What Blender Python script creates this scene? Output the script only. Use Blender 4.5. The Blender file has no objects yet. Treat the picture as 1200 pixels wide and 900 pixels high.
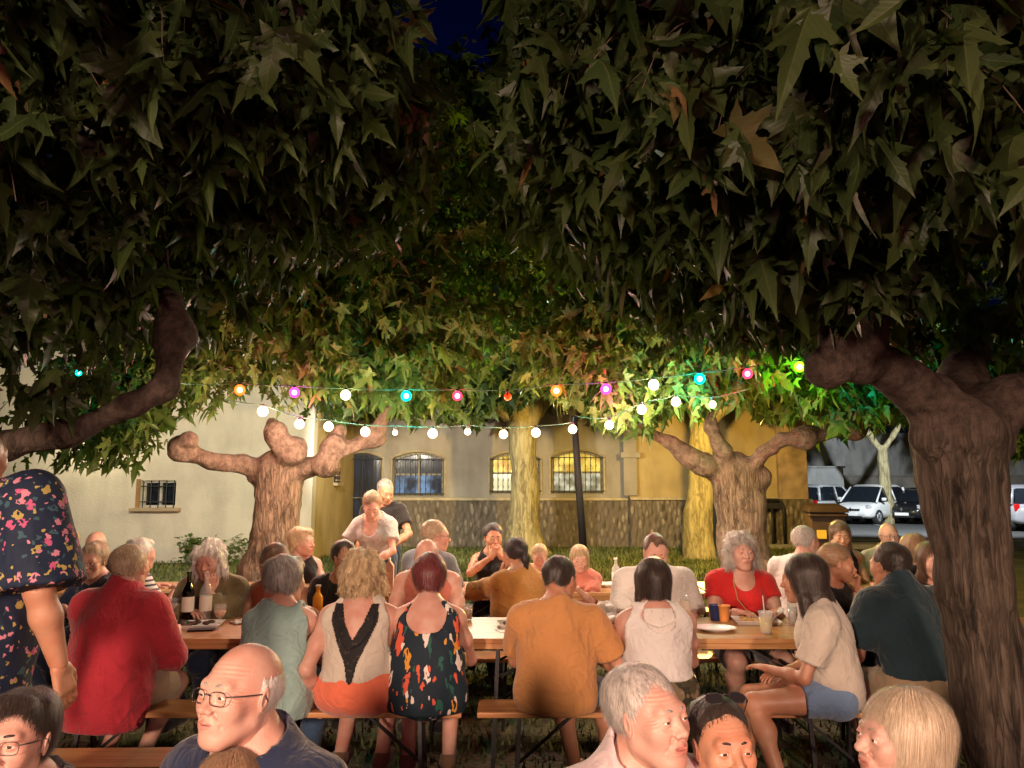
import bpy, math, random
import numpy as np
from math import radians as R, sin, cos, pi
from mathutils import Vector, Matrix
random.seed(7); RNG = np.random.default_rng(11)
SC = bpy.context.scene
COL = SC.collection
F32 = np.float32

# ------------------------------------------------------------------ camera geometry
CAM_H = 1.63; PITCH = R(7.3); FPX = 900.0
def P(px, py, Y):
    """world point on the plane y=Y that the photograph shows at (px,py)"""
    xc = (px-600)/FPX; yc = (450-py)/FPX
    dy = cos(PITCH)-yc*sin(PITCH); dz = sin(PITCH)+yc*cos(PITCH)
    return np.array([xc*Y/dy, Y, CAM_H+dz*Y/dy])

# ------------------------------------------------------------------ object helpers
def mk(name, v, f, mats, parent=None, smooth=True, midx=None):
    me = bpy.data.meshes.new(name)
    v = np.asarray(v, dtype=F32)
    if isinstance(f, np.ndarray):
        n, k = f.shape
        me.vertices.add(len(v)); me.vertices.foreach_set('co', v.ravel())
        me.loops.add(n*k); me.loops.foreach_set('vertex_index', f.astype(np.int32).ravel())
        me.polygons.add(n)
        me.polygons.foreach_set('loop_start', np.arange(0, n*k, k, dtype=np.int32))
        me.update(calc_edges=True)
    else:
        me.from_pydata([tuple(map(float, x)) for x in v], [], f); me.update()
    if not isinstance(mats, (list, tuple)): mats = [mats]
    for m in mats: me.materials.append(m)
    if midx is not None: me.polygons.foreach_set('material_index', np.asarray(midx, dtype=np.int32))
    me.polygons.foreach_set('use_smooth', np.full(len(me.polygons), smooth, dtype=bool))
    me.validate()
    o = bpy.data.objects.new(name, me); COL.objects.link(o)
    if parent is not None: o.parent = parent
    return o
def tag(o, label=None, cat=None, group=None, kind=None):
    if label: o['label'] = label
    if cat: o['category'] = cat
    if group: o['group'] = group
    if kind: o['kind'] = kind
    return o
def root(name, label, cat, loc=(0,0,0), rz=0.0, group=None):
    o = bpy.data.objects.new(name, None); COL.objects.link(o)
    o.location = [float(c) for c in loc]; o.rotation_euler = (0,0,rz); o.empty_display_size = .1
    return tag(o, label, cat, group)
def copy_tree(o, parent=None):
    c = o.copy(); COL.objects.link(c); c.parent = parent
    for ch in list(o.children): copy_tree(ch, c)
    return c

class MB:
    def __init__(s): s.v=[]; s.f=[]; s.m=[]; s.cur=0
    def add(s, v, f):
        b=len(s.v); s.v += [tuple(map(float,x)) for x in v]; s.f += [tuple(b+i for i in q) for q in f]; s.m += [s.cur]*len(f); return s
    def box(s, c, d, rz=0, M=None):
        hx,hy,hz = d[0]/2,d[1]/2,d[2]/2
        vs=[Vector((x*hx,y*hy,z*hz)) for z in (-1,1) for x,y in ((-1,-1),(1,-1),(1,1),(-1,1))]
        Mx = M if M is not None else Matrix.Rotation(rz,3,'Z')
        vs=[Mx@q+Vector([float(t) for t in c]) for q in vs]
        return s.add(vs,[(3,2,1,0),(4,5,6,7),(0,1,5,4),(1,2,6,5),(2,3,7,6),(3,0,4,7)])
    def tube(s, pts, r, n=8, caps=True):
        pts=[Vector([float(t) for t in p]) for p in pts]
        if not hasattr(r,'__len__'): r=[r]*len(pts)
        V=[]; up=None
        for i,p in enumerate(pts):
            t=(pts[min(i+1,len(pts)-1)]-pts[max(i-1,0)])
            if t.length<1e-9: t=Vector((0,0,1))
            t.normalize()
            if up is None: up = Vector((0,0,1)) if abs(t.z)<.9 else Vector((0,1,0))
            a=t.cross(up); 
            if a.length<1e-6: a=t.cross(Vector((1,0,0)))
            a.normalize(); b=a.cross(t); up=b
            for k in range(n):
                an=2*pi*(k+.5)/n; V.append(p+a*(cos(an)*r[i])+b*(sin(an)*r[i]))
        Fs=[]
        for i in range(len(pts)-1):
            for k in range(n):
                Fs.append((i*n+k,i*n+(k+1)%n,(i+1)*n+(k+1)%n,(i+1)*n+k))
        if caps:
            Fs.append(tuple(range(n-1,-1,-1))); Fs.append(tuple((len(pts)-1)*n+k for k in range(n)))
        return s.add(V,Fs)
    def lathe(s, prof, c=(0,0,0), n=20, caps=True):
        V=[(c[0]+r*cos(2*pi*k/n), c[1]+r*sin(2*pi*k/n), c[2]+z) for r,z in prof for k in range(n)]
        Fs=[(i*n+k,i*n+(k+1)%n,(i+1)*n+(k+1)%n,(i+1)*n+k) for i in range(len(prof)-1) for k in range(n)]
        if caps:
            Fs.append(tuple(range(n-1,-1,-1))); Fs.append(tuple((len(prof)-1)*n+k for k in range(n)))
        return s.add(V,Fs)
    def prism(s, poly, y0, y1):
        """poly: list of (x,z), extruded from y0 to y1"""
        n=len(poly)
        V=[(x,y0,z) for x,z in poly]+[(x,y1,z) for x,z in poly]
        Fs=[tuple(range(n)),tuple(range(2*n-1,n-1,-1))]+[(i,n+i,n+(i+1)%n,(i+1)%n) for i in range(n)]
        return s.add(V,Fs)
    def build(s, name, mats, parent=None, smooth=False, bevel=0, seg=2):
        o=mk(name,s.v,s.f,mats,parent,smooth,s.m)
        if bevel:
            b=o.modifiers.new('b','BEVEL'); b.width=bevel; b.segments=seg; b.limit_method='ANGLE'; b.angle_limit=R(35)
        return o

# ------------------------------------------------------------------ materials
def nodes(name):
    m=bpy.data.materials.new(name); m.use_nodes=True
    nt=m.node_tree; nt.nodes.clear()
    out=nt.nodes.new('ShaderNodeOutputMaterial')
    def N(t,**k):
        n=nt.nodes.new(t)
        for a,b in k.items():
            if a in n.inputs.keys() if isinstance(a,str) else False: n.inputs[a].default_value=b
            else: setattr(n,a,b)
        return n
    def L(a,b): nt.links.new(a,b)
    return m,N,L,out
def setp(b, **k):
    for a,v in k.items():
        a={'col':'Base Color','rough':'Roughness','metal':'Metallic','spec':'Specular IOR Level','sss':'Subsurface Weight','trans':'Transmission Weight','ior':'IOR','emc':'Emission Color','ems':'Emission Strength','alpha':'Alpha','coat':'Coat Weight','sheen':'Sheen Weight'}.get(a,a)
        if isinstance(v,(tuple,list)) and len(v)==3: v=(*v,1)
        b.inputs[a].default_value=v
def c4(c): return (*c,1) if len(c)==3 else c
_mats={}
def pm(name, col, rough=.65, var=.18, vs=6., bump=.15, bs=40., dist=.01, metal=0, stretch=(1,1,1), col2=None, **k):
    """general procedural material: noise-mottled colour, noise roughness, noise bump"""
    if name in _mats: return _mats[name]
    m,N,L,out=nodes(name)
    b=N('ShaderNodeBsdfPrincipled'); L(b.outputs[0],out.inputs[0]); setp(b,rough=rough,metal=metal,**k)
    tc=N('ShaderNodeTexCoord'); mp=N('ShaderNodeMapping'); mp.inputs['Scale'].default_value=stretch
    L(tc.outputs['Object'],mp.inputs[0])
    n1=N('ShaderNodeTexNoise'); n1.inputs['Scale'].default_value=vs; n1.inputs['Detail'].default_value=6
    L(mp.outputs[0],n1.inputs['Vector'])
    r=N('ShaderNodeValToRGB'); e=r.color_ramp.elements
    a=tuple(c*(1-var) for c in col); z=col2 if col2 else tuple(min(1,c*(1+var)) for c in col)
    e[0].position=.32; e[0].color=c4(a); e[1].position=.68; e[1].color=c4(z)
    L(n1.outputs['Fac'],r.inputs[0]); L(r.outputs[0],b.inputs['Base Color'])
    if bump:
        n2=N('ShaderNodeTexNoise'); n2.inputs['Scale'].default_value=bs; n2.inputs['Detail'].default_value=5
        L(mp.outputs[0],n2.inputs['Vector'])
        bp=N('ShaderNodeBump'); bp.inputs['Strength'].default_value=bump; bp.inputs['Distance'].default_value=dist
        L(n2.outputs['Fac'],bp.inputs['Height']); L(bp.outputs[0],b.inputs['Normal'])
    _mats[name]=m; return m

def skin_mat(name, col):
    if name in _mats: return _mats[name]
    m,N,L,out=nodes(name)
    b=N('ShaderNodeBsdfPrincipled'); L(b.outputs[0],out.inputs[0]); setp(b,rough=.46,sss=.12,spec=.45)
    b.inputs['Subsurface Radius'].default_value=(1,.35,.2); b.inputs['Subsurface Scale'].default_value=.008
    tc=N('ShaderNodeTexCoord')
    n1=N('ShaderNodeTexNoise'); n1.inputs['Scale'].default_value=14; n1.inputs['Detail'].default_value=5
    L(tc.outputs['Object'],n1.inputs['Vector'])
    r=N('ShaderNodeValToRGB'); e=r.color_ramp.elements
    e[0].position=.35; e[0].color=c4((col[0]*.92,col[1]*.74,col[2]*.70)); e[1].position=.62; e[1].color=c4(col)
    L(n1.outputs['Fac'],r.inputs[0]); L(r.outputs[0],b.inputs['Base Color'])
    n2=N('ShaderNodeTexNoise'); n2.inputs['Scale'].default_value=160; n2.inputs['Detail'].default_value=4
    L(tc.outputs['Object'],n2.inputs['Vector'])
    n3=N('ShaderNodeTexNoise'); n3.inputs['Scale'].default_value=45; n3.inputs['Detail'].default_value=3
    mp=N('ShaderNodeMapping'); mp.inputs['Scale'].default_value=(.6,.6,2.6); L(tc.outputs['Object'],mp.inputs[0]); L(mp.outputs[0],n3.inputs['Vector'])
    ad=N('ShaderNodeMath'); ad.operation='ADD'; L(n2.outputs['Fac'],ad.inputs[0]); L(n3.outputs['Fac'],ad.inputs[1])
    bp=N('ShaderNodeBump'); bp.inputs['Strength'].default_value=.25; bp.inputs['Distance'].default_value=.003
    L(ad.outputs[0],bp.inputs['Height']); L(bp.outputs[0],b.inputs['Normal'])
    _mats[name]=m; return m
def hair_mat(name, col, col2=None):
    if name in _mats: return _mats[name]
    m,N,L,out=nodes(name)
    b=N('ShaderNodeBsdfPrincipled'); L(b.outputs[0],out.inputs[0]); setp(b,rough=.42,spec=.4,sheen=.15)
    at=N('ShaderNodeAttribute'); at.attribute_name='rnd'
    tc=N('ShaderNodeTexCoord'); mp=N('ShaderNodeMapping'); mp.inputs['Scale'].default_value=(1,1,.18); L(tc.outputs['Object'],mp.inputs[0])
    n=N('ShaderNodeTexNoise'); n.inputs['Scale'].default_value=130; n.inputs['Detail'].default_value=4; L(mp.outputs[0],n.inputs['Vector'])
    mx=N('ShaderNodeMath'); mx.operation='ADD'; L(at.outputs['Fac'],mx.inputs[0]); L(n.outputs['Fac'],mx.inputs[1])
    ml=N('ShaderNodeMath'); ml.operation='MULTIPLY'; ml.inputs[1].default_value=.55; L(mx.outputs[0],ml.inputs[0])
    r=N('ShaderNodeValToRGB'); e=r.color_ramp.elements
    e[0].position=.2; e[0].color=c4(tuple(c*.68 for c in col)); e[1].position=.95; e[1].color=c4(col2 or tuple(min(1,c*1.35) for c in col))
    L(ml.outputs[0],r.inputs[0]); L(r.outputs[0],b.inputs['Base Color'])
    bp=N('ShaderNodeBump'); bp.inputs['Strength'].default_value=.6; bp.inputs['Distance'].default_value=.004
    L(n.outputs['Fac'],bp.inputs['Height']); L(bp.outputs[0],b.inputs['Normal'])
    _mats[name]=m; return m
def pattern_mat(name, base, spots, scale=14., thr=.38, rough=.75, stretch=(1,1,1)):
    """fabric printed with irregular flowers / leaves: voronoi cells, some filled with one of the colours"""
    m,N,L,out=nodes(name)
    b=N('ShaderNodeBsdfPrincipled'); L(b.outputs[0],out.inputs[0]); setp(b,rough=rough,spec=.3)
    tc=N('ShaderNodeTexCoord'); mp=N('ShaderNodeMapping'); mp.inputs['Scale'].default_value=stretch; L(tc.outputs['Object'],mp.inputs[0])
    nz=N('ShaderNodeTexNoise'); nz.inputs['Scale'].default_value=scale*1.6; L(mp.outputs[0],nz.inputs['Vector'])
    sc=N('ShaderNodeVectorMath'); sc.operation='SCALE'; sc.inputs['Scale'].default_value=.9/scale; L(nz.outputs['Color'],sc.inputs[0])
    av=N('ShaderNodeVectorMath'); av.operation='ADD'; L(mp.outputs[0],av.inputs[0]); L(sc.outputs[0],av.inputs[1])
    last=None
    for i,(k,st) in enumerate(((1,0),(1.9,.37))):
        v=N('ShaderNodeTexVoronoi'); v.inputs['Scale'].default_value=scale*k; L(av.outputs[0],v.inputs['Vector'])
        sp=N('ShaderNodeSeparateColor'); L(v.outputs['Color'],sp.inputs[0])
        r=N('ShaderNodeValToRGB'); r.color_ramp.interpolation='CONSTANT'; e=r.color_ramp.elements
        cols=[base]+list(spots); e[0].color=c4(base); e[0].position=0
        e[1].position=.34; e[1].color=c4(spots[0])
        for j in range(1,len(spots)):
            x=e.new(.34+.66*j/len(spots)); x.color=c4(spots[(j+i)%len(spots)])
        L(sp.outputs[0],r.inputs[0])
        lt=N('ShaderNodeMath'); lt.operation='LESS_THAN'; lt.inputs[1].default_value=thr if i==0 else thr*.8; L(v.outputs['Distance'],lt.inputs[0])
        mx=N('ShaderNodeMix'); mx.data_type='RGBA'; L(lt.outputs[0],mx.inputs[0])
        if last is None: mx.inputs[6].default_value=c4(base)
        else: L(last,mx.inputs[6])
        L(r.outputs[0],mx.inputs[7]); last=mx.outputs[2]
    L(last,b.inputs['Base Color'])
    n2=N('ShaderNodeTexNoise'); n2.inputs['Scale'].default_value=12; L(tc.outputs['Object'],n2.inputs['Vector'])
    bp=N('ShaderNodeBump'); bp.inputs['Strength'].default_value=.4; bp.inputs['Distance'].default_value=.02
    L(n2.outputs['Fac'],bp.inputs['Height']); L(bp.outputs[0],b.inputs['Normal'])
    return m
def stripe_mat(name, a, c, scale=40):
    m,N,L,out=nodes(name)
    b=N('ShaderNodeBsdfPrincipled'); L(b.outputs[0],out.inputs[0]); setp(b,rough=.8)
    tc=N('ShaderNodeTexCoord'); w=N('ShaderNodeTexWave'); w.bands_direction='Z'; w.inputs['Scale'].default_value=scale; w.inputs['Distortion'].default_value=.4
    L(tc.outputs['Object'],w.inputs['Vector'])
    r=N('ShaderNodeValToRGB'); r.color_ramp.interpolation='CONSTANT'; e=r.color_ramp.elements; e[0].color=c4(a); e[1].position=.6; e[1].color=c4(c)
    L(w.outputs['Fac'],r.inputs[0]); L(r.outputs[0],b.inputs['Base Color']); return m
def fabric(name, col, rough=.85, folds=.5):
    if name in _mats: return _mats[name]
    m,N,L,out=nodes(name)
    b=N('ShaderNodeBsdfPrincipled'); L(b.outputs[0],out.inputs[0]); setp(b,rough=rough,spec=.25,sheen=.25)
    tc=N('ShaderNodeTexCoord')
    n1=N('ShaderNodeTexNoise'); n1.inputs['Scale'].default_value=5; n1.inputs['Detail'].default_value=4; L(tc.outputs['Object'],n1.inputs['Vector'])
    r=N('ShaderNodeValToRGB'); e=r.color_ramp.elements
    e[0].position=.3; e[0].color=c4(tuple(c*.85 for c in col)); e[1].position=.7; e[1].color=c4(tuple(min(1,c*1.08) for c in col))
    L(n1.outputs['Fac'],r.inputs[0]); L(r.outputs[0],b.inputs['Base Color'])
    n2=N('ShaderNodeTexNoise'); n2.inputs['Scale'].default_value=11; n2.inputs['Detail'].default_value=5; n2.inputs['Distortion'].default_value=1.2; L(tc.outputs['Object'],n2.inputs['Vector'])
    w=N('ShaderNodeTexNoise'); w.inputs['Scale'].default_value=320; L(tc.outputs['Object'],w.inputs['Vector'])
    b1=N('ShaderNodeBump'); b1.inputs['Strength'].default_value=folds; b1.inputs['Distance'].default_value=.045; L(n2.outputs['Fac'],b1.inputs['Height'])
    b2=N('ShaderNodeBump'); b2.inputs['Strength'].default_value=.15; b2.inputs['Distance'].default_value=.002; L(w.outputs['Fac'],b2.inputs['Height']); L(b1.outputs[0],b2.inputs['Normal'])
    L(b2.outputs[0],b.inputs['Normal'])
    _mats[name]=m; return m
def emit(name, col, s, base=(.05,.05,.05)):
    m,N,L,out=nodes(name)
    b=N('ShaderNodeBsdfPrincipled'); L(b.outputs[0],out.inputs[0]); setp(b,col=base,emc=col,ems=s,rough=.3); return m
def glass_mat(name, col=(.9,.95,.95), rough=.03, ior=1.45):
    if name in _mats: return _mats[name]
    m,N,L,out=nodes(name)
    b=N('ShaderNodeBsdfPrincipled'); L(b.outputs[0],out.inputs[0]); setp(b,col=col,rough=rough,trans=1.,ior=ior); _mats[name]=m; return m

# ------------------------------------------------------------------ implicit surfaces
def rotm(v):  # columns: local axes -> 3x3 numpy
    return np.array(v, dtype=float)
def Rx(a): return np.array([[1,0,0],[0,cos(a),-sin(a)],[0,sin(a),cos(a)]])
def Ry(a): return np.array([[cos(a),0,sin(a)],[0,1,0],[-sin(a),0,cos(a)]])
def Rz(a): return np.array([[cos(a),-sin(a),0],[sin(a),cos(a),0],[0,0,1]])
class Sdf:
    def __init__(s): s.p=[]
    def cone(s,a,b,ra,rb=None,k=.03,op='u',cuts=(),sq=None):
        s.p.append(('c',np.array(a,float),np.array(b,float),ra,ra if rb is None else rb,k,op,cuts,sq)); return s
    def ell(s,c,r,rot=None,k=.03,op='u',cuts=()):
        r=np.array((r,r,r) if not hasattr(r,'__len__') else r,float)
        s.p.append(('e',np.array(c,float),r,rot,None,k,op,cuts,None)); return s
    def bounds(s,off=0):
        lo=np.full(3,1e9); hi=-lo
        for q in s.p:
            if q[6]!='u': continue
            if q[0]=='c':
                r=max(q[3],q[4])+off; pts=[q[1]-r,q[1]+r,q[2]-r,q[2]+r]
            else:
                r=q[2].max()+off if q[3] is not None else q[2]+off; pts=[q[1]-r,q[1]+r]
            for x in pts: lo=np.minimum(lo,x); hi=np.maximum(hi,x)
        return lo-.03,hi+.03
    def mesh(s,h,off=0.,lo=None,hi=None,noise=None,post=None):
        l,u=s.bounds(off)
        if lo is not None: l=np.maximum(l,np.array(lo)-2*h)
        if hi is not None: u=np.minimum(u,np.array(hi)+2*h)
        n=np.maximum(2,np.ceil((u-l)/h).astype(int)+1)
        ax=[(l[i]+h*np.arange(n[i])).astype(F32) for i in range(3)]
        V=np.full(tuple(n),.25,dtype=F32)
        for kind,a,b,c,d,k,op,cuts,sq in s.p:
            mg=.05+k+off+h
            if kind=='c':
                r=max(c,d)+mg; bl=np.minimum(a,b)-r; bh=np.maximum(a,b)+r
            else:
                r=(np.full(3,b.max()) if c is not None else b)+mg; bl=a-r; bh=a+r
            i0=np.clip(np.floor((bl-l)/h).astype(int),0,n); i1=np.clip(np.ceil((bh-l)/h).astype(int)+1,0,n)
            if (i1<=i0).any(): continue
            sl=tuple(slice(i0[i],i1[i]) for i in range(3))
            X=ax[0][sl[0]][:,None,None]; Y=ax[1][sl[1]][None,:,None]; Z=ax[2][sl[2]][None,None,:]
            if kind=='c':
                ab=b-a; L2=max(float(ab@ab),1e-9)
                t=((X-a[0])*ab[0]+(Y-a[1])*ab[1]+(Z-a[2])*ab[2])/L2
                t=np.clip(t,0,1)
                D=np.sqrt((X-a[0]-t*ab[0])**2+(Y-a[1]-t*ab[1])**2+(Z-a[2]-t*ab[2])**2)-(c+off+t*(d-c))
            else:
                x,y,z=X-a[0],Y-a[1],Z-a[2]
                if c is not None:
                    M=c.T
                    x,y,z=(M[0,0]*x+M[0,1]*y+M[0,2]*z, M[1,0]*x+M[1,1]*y+M[1,2]*z, M[2,0]*x+M[2,1]*y+M[2,2]*z)
                rr=b+off
                k0=np.sqrt((x/rr[0])**2+(y/rr[1])**2+(z/rr[2])**2)
                k1=np.sqrt((x/rr[0]**2)**2+(y/rr[1]**2)**2+(z/rr[2]**2)**2)+1e-6
                D=k0*(k0-1)/k1
            for (pt,nn) in cuts:
                D=np.maximum(D,(X-pt[0])*nn[0]+(Y-pt[1])*nn[1]+(Z-pt[2])*nn[2])
            A=V[sl]
            if op=='u':
                hh=np.maximum(k-np.abs(A-D),0)/k; V[sl]=np.minimum(A,D)-hh*hh*(k*.25)
            else:
                D=-D; hh=np.maximum(k-np.abs(A-D),0)/k; V[sl]=np.maximum(A,D)+hh*hh*(k*.25)
        if post is not None or noise is not None:
            X=ax[0][:,None,None]; Y=ax[1][None,:,None]; Z=ax[2][None,None,:]
            if noise is not None: V+=noise(X,Y,Z).astype(F32)
            if post is not None: V=post(V,X,Y,Z)
        # close the borders unless they are cuts asked for
        return surfnet(V,l,h)
def surfnet(V,l,h):
    S=V<0
    nx,ny,nz=V.shape
    cnt=np.zeros((nx-1,ny-1,nz-1),dtype=np.int8)
    for i in (0,1):
        for j in (0,1):
            for k in (0,1):
                cnt+=S[i:nx-1+i,j:ny-1+j,k:nz-1+k]
    act=(cnt>0)&(cnt<8)
    idx=np.full(act.shape,-1,dtype=np.int32)
    I=np.argwhere(act); N=len(I)
    if N==0: return np.zeros((0,3)),np.zeros((0,4),dtype=np.int32)
    idx[act]=np.arange(N)
    acc=np.zeros((N,3)); w=np.zeros(N)
    C=[(i,j,k) for i in (0,1) for j in (0,1) for k in (0,1)]
    vals={c:V[I[:,0]+c[0],I[:,1]+c[1],I[:,2]+c[2]] for c in C}
    for a in C:
        for ax in range(3):
            if a[ax]==0:
                b=list(a); b[ax]=1; b=tuple(b)
                va,vb=vals[a],vals[b]; m=(va<0)!=(vb<0)
                t=np.where(m,va/np.where(m,va-vb,1),0)
                p=np.tile(np.array(a,float),(N,1)); p[:,ax]=t
                acc+=p*m[:,None]; w+=m
    v=l+h*(I+acc/w[:,None])
    Fs=[]
    # x edges
    for ax in range(3):
        sh=[slice(0,None)]*3
        A=S[tuple(slice(0,-1) if i==ax else slice(1,-1) for i in range(3))]
        B=S[tuple(slice(1,None) if i==ax else slice(1,-1) for i in range(3))]
        E=np.argwhere(A!=B); 
        if len(E)==0: continue
        fl=A[E[:,0],E[:,1],E[:,2]]
        e=E.copy()
        o1,o2=[(1,2),(2,0),(0,1)][ax]
        for i in range(3):
            if i!=ax: e[:,i]+=1
        def g(d1,d2):
            q=e.copy(); q[:,o1]-=d1; q[:,o2]-=d2
            return idx[q[:,0],q[:,1],q[:,2]]
        q=np.stack([g(1,1),g(0,1),g(0,0),g(1,0)],1)
        q[~fl]=q[~fl][:,::-1]
        Fs.append(q)
    f=np.concatenate(Fs)
    return v,f
def vnormals(v,f):
    n=np.cross(v[f[:,2]]-v[f[:,0]],v[f[:,3]]-v[f[:,1]])
    N=np.zeros_like(v)
    for k in range(4): np.add.at(N,f[:,k],n)
    return N/(np.linalg.norm(N,axis=1)[:,None]+1e-12)
def relax(v,f,it=1,lam=.5):
    for _ in range(it):
        s=np.zeros_like(v); c=np.zeros(len(v))
        for k in range(4):
            np.add.at(s,f[:,k],v[f[:,(k+1)%4]]); np.add.at(c,f[:,k],1)
            np.add.at(s,f[:,k],v[f[:,(k+3)%4]]); np.add.at(c,f[:,k],1)
        v=v*(1-lam)+lam*s/np.maximum(c,1)[:,None]
    return v
def join(parts):
    vs=[];fs=[];ms=[];b=0
    for i,(v,f) in enumerate(parts):
        vs.append(v); fs.append(f+b); ms.append(np.full(len(f),i)); b+=len(v)
    return np.concatenate(vs),np.concatenate(fs),np.concatenate(ms)
def wob(seed,freq,amp,aniso=(1,1,1)):
    """smooth pseudo noise made of a few domain-warped sines"""
    r=np.random.default_rng(seed); D=r.normal(size=(5,3)); D/=np.linalg.norm(D,axis=1)[:,None]; ph=r.uniform(0,6.28,5)
    fr=freq*r.uniform(.6,1.7,5)
    def fn(X,Y,Z):
        o=0; w=.6*np.sin(X*freq*.7+Y*freq*.5+ph[0])+.6*np.sin(Z*freq*.6+ph[1])
        for i in range(5):
            o=o+np.sin((X*D[i,0]*aniso[0]+Y*D[i,1]*aniso[1]+Z*D[i,2]*aniso[2])*fr[i]+ph[i]+w)
        return o*(amp/2.5)
    return fn
# ------------------------------------------------------------------ people
SK={}
def skin(kind):
    cols={'pale':(.60,.38,.30),'pink':(.57,.35,.275),'tan':(.50,.27,.17),'olive':(.46,.27,.17)}
    return skin_mat('skin_'+kind,cols[kind])
EYEW=pm('eye_white',(.75,.72,.68),rough=.25,var=.02,bump=0)
EYEI=pm('eye_iris',(.05,.035,.025),rough=.15,var=.1,bump=0)
LIPS={k:skin_mat('lip_'+k,c) for k,c in {'pale':(.52,.25,.20),'pink':(.50,.23,.19),'tan':(.40,.18,.13),'olive':(.38,.18,.13),'red':(.42,.03,.04)}.items()}
HAIR=dict(
 grey=((.36,.34,.31),(.75,.72,.66)), white=((.60,.57,.52),(.92,.9,.85)), darkgrey=((.17,.16,.15),(.5,.48,.45)), sandy=((.34,.24,.14),(.66,.52,.36)),
 brown=((.09,.05,.03),(.22,.13,.08)), dark=((.022,.016,.013),(.07,.05,.04)), black=((.012,.01,.012),(.05,.04,.045)),
 blond=((.42,.29,.15),(.78,.60,.36)), fair=((.50,.39,.25),(.80,.68,.50)), red=((.10,.022,.025),(.26,.06,.06)), lightbrown=((.22,.13,.07),(.5,.33,.19)))
def hmat(k): return hair_mat('hair_'+k,*HAIR[k])

def head_sdf(s, hp):
    w=hp.get('hw',1.); fem=hp.get('fem',False); jaw=.9 if fem else 1.
    fat=hp.get('fat',0.)
    s.ell((0,-.018,.032),(.074*w,.094,.086),k=.01)
    s.ell((0,.022,-.02),((.059+fat*.5)*w,.070,.085),k=.04)
    s.ell((0,.043,-.068),((.037+fat)*w*jaw,.041+fat*.4,.038),k=.035)
    s.ell((0,.068,-.099),(.020*jaw,.018,.016),k=.025)
    for x in (-1,1):
        s.cone((x*(.047+fat)*w*jaw,.0,-.056),(x*.020,.062,-.098),.014+fat*.5,.013,k=.03)
        s.ell((x*.040,.062,-.022),(.022+fat*.4,.020,.024),k=.03)
        s.ell((x*.034,.104,.001),(.021,.017,.014),k=.016,op='s')
    s.cone((-.036,.076,.024),(.036,.076,.024),.0115 if not fem else .009,k=.018)
    s.cone((0,.080,.012),(0,.108,-.026),.0075,.0115,k=.012)
    for x in (-1,1):
        s.ell((x*.0125,.097,-.031),(.0075,.010,.0075),k=.007)
        s.ell((x*.007,.104,-.039),(.0035,.005,.004),k=.003,op='s')
        s.cone((x*.020,.086,-.036),(x*.031,.076,-.060),.004,.004,k=.012,op='s')  # fold beside mouth
    s.ell((0,.076,-.060),(.030,.019,.020),k=.018)
    op=hp.get('mouth',0)
    s.cone((-.021,.0885,-.0585),(0,.0960,-.0555),.0036,.0044,k=.007); s.cone((.021,.0885,-.0585),(0,.0960,-.0555),.0036,.0044,k=.007)
    s.cone((-.017,.0885,-.066-op),(.017,.0885,-.066-op),.0055,k=.006); s.ell((0,.0905,-.067-op),(.012,.006,.0055),k=.007)
    s.ell((0,.100,-.0605-op*.5),(.023,.012,.0014+op*.8),k=.003,op='s')
    lid=hp.get('lid',.0015)
    for x in (-1,1):
        c=(x*.0315,.0795,.003)
        s.ell(c,.0148,k=.005,cuts=[((0,.092,.003+lid),(0,.25,-1))])
        s.ell(c,.0143,k=.005,cuts=[((0,.09,.003-.0045),(0,-.1,1))])
        rot=Rz(x*-.35)@Ry(x*.12)
        s.ell((x*.0765*w,-.006,-.004),(.007,.017,.030),rot,k=.008)
        s.ell((x*.0845*w,.001,-.001),(.004,.009,.017),rot,k=.005,op='s')
    return s
def hair_sdf(style,vol=0.,w=1.):
    s=Sdf(); pl=((0,.086,.078),(0,.75,-.66)); k=.02
    def cap(v,zb,front=0.):
        s.ell((0,-.029-v*.75,.038+v*.25),((.0785+v*.9)*w,.100+v*.85,.0885+v*.75),k=.01,cuts=[((0,.092+front,.078),(0,.75,-.66)),((0,0,zb),(0,-.35,-1))])
    if style=='short': cap(.004+vol,-.052)
    elif style=='crew': cap(.0015+vol,-.045)
    elif style=='full': cap(.010+vol,-.062); s.ell((0,.04,.105),(.05,.04,.018),k=.03)
    elif style=='ring':
        s.ell((0,-.02,.02),(.080*w,.099,.075),k=.01,cuts=[((0,.005,.02),(0,.9,-.1)),((0,0,-.05),(0,-.35,-1)),((0,-.02,.058),(0,.45,1))])
    elif style=='bob':
        cap(.014+vol,-.075)
        for x in (-1,1): s.cone((x*.066,-.005,.03),(x*.072,-.005,-.085),.030,.026,k=.03)
        s.cone((0,-.06,.0),(0,-.070,-.095),.055,.048,k=.04)
    elif style=='curly':
        cap(.022+vol,-.085,-.004)
        for x in (-1,1): s.cone((x*.068,-.01,.03),(x*.078,-.01,-.07),.034,.038,k=.03); s.ell((x*.05,.05,.085),.03,k=.03)
        s.cone((0,-.06,.0),(0,-.075,-.085),.06,.055,k=.04)
    elif style=='long':
        cap(.012+vol,-.07)
        for x in (-1,1): s.cone((x*.064,-.005,.03),(x*.070,-.02,-.10),.028,.030,k=.03); s.cone((x*.070,-.02,-.10),(x*.075,-.03,-.22),.030,.018,k=.03)
        s.cone((0,-.06,.0),(0,-.085,-.12),.055,.055,k=.04); s.cone((0,-.085,-.12),(0,-.09,-.25),.055,.035,k=.04)
    elif style=='pony':
        cap(.006+vol,-.06); s.ell((0,-.118,.02),.026,k=.015); s.cone((0,-.125,.02),(0,-.150,-.05),.024,.026,k=.02); s.cone((0,-.150,-.05),(.01,-.135,-.16),.026,.010,k=.02)
    elif style=='bun':
        cap(.006+vol,-.06); s.ell((0,-.11,.07),.036,k=.012)
    return s
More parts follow.
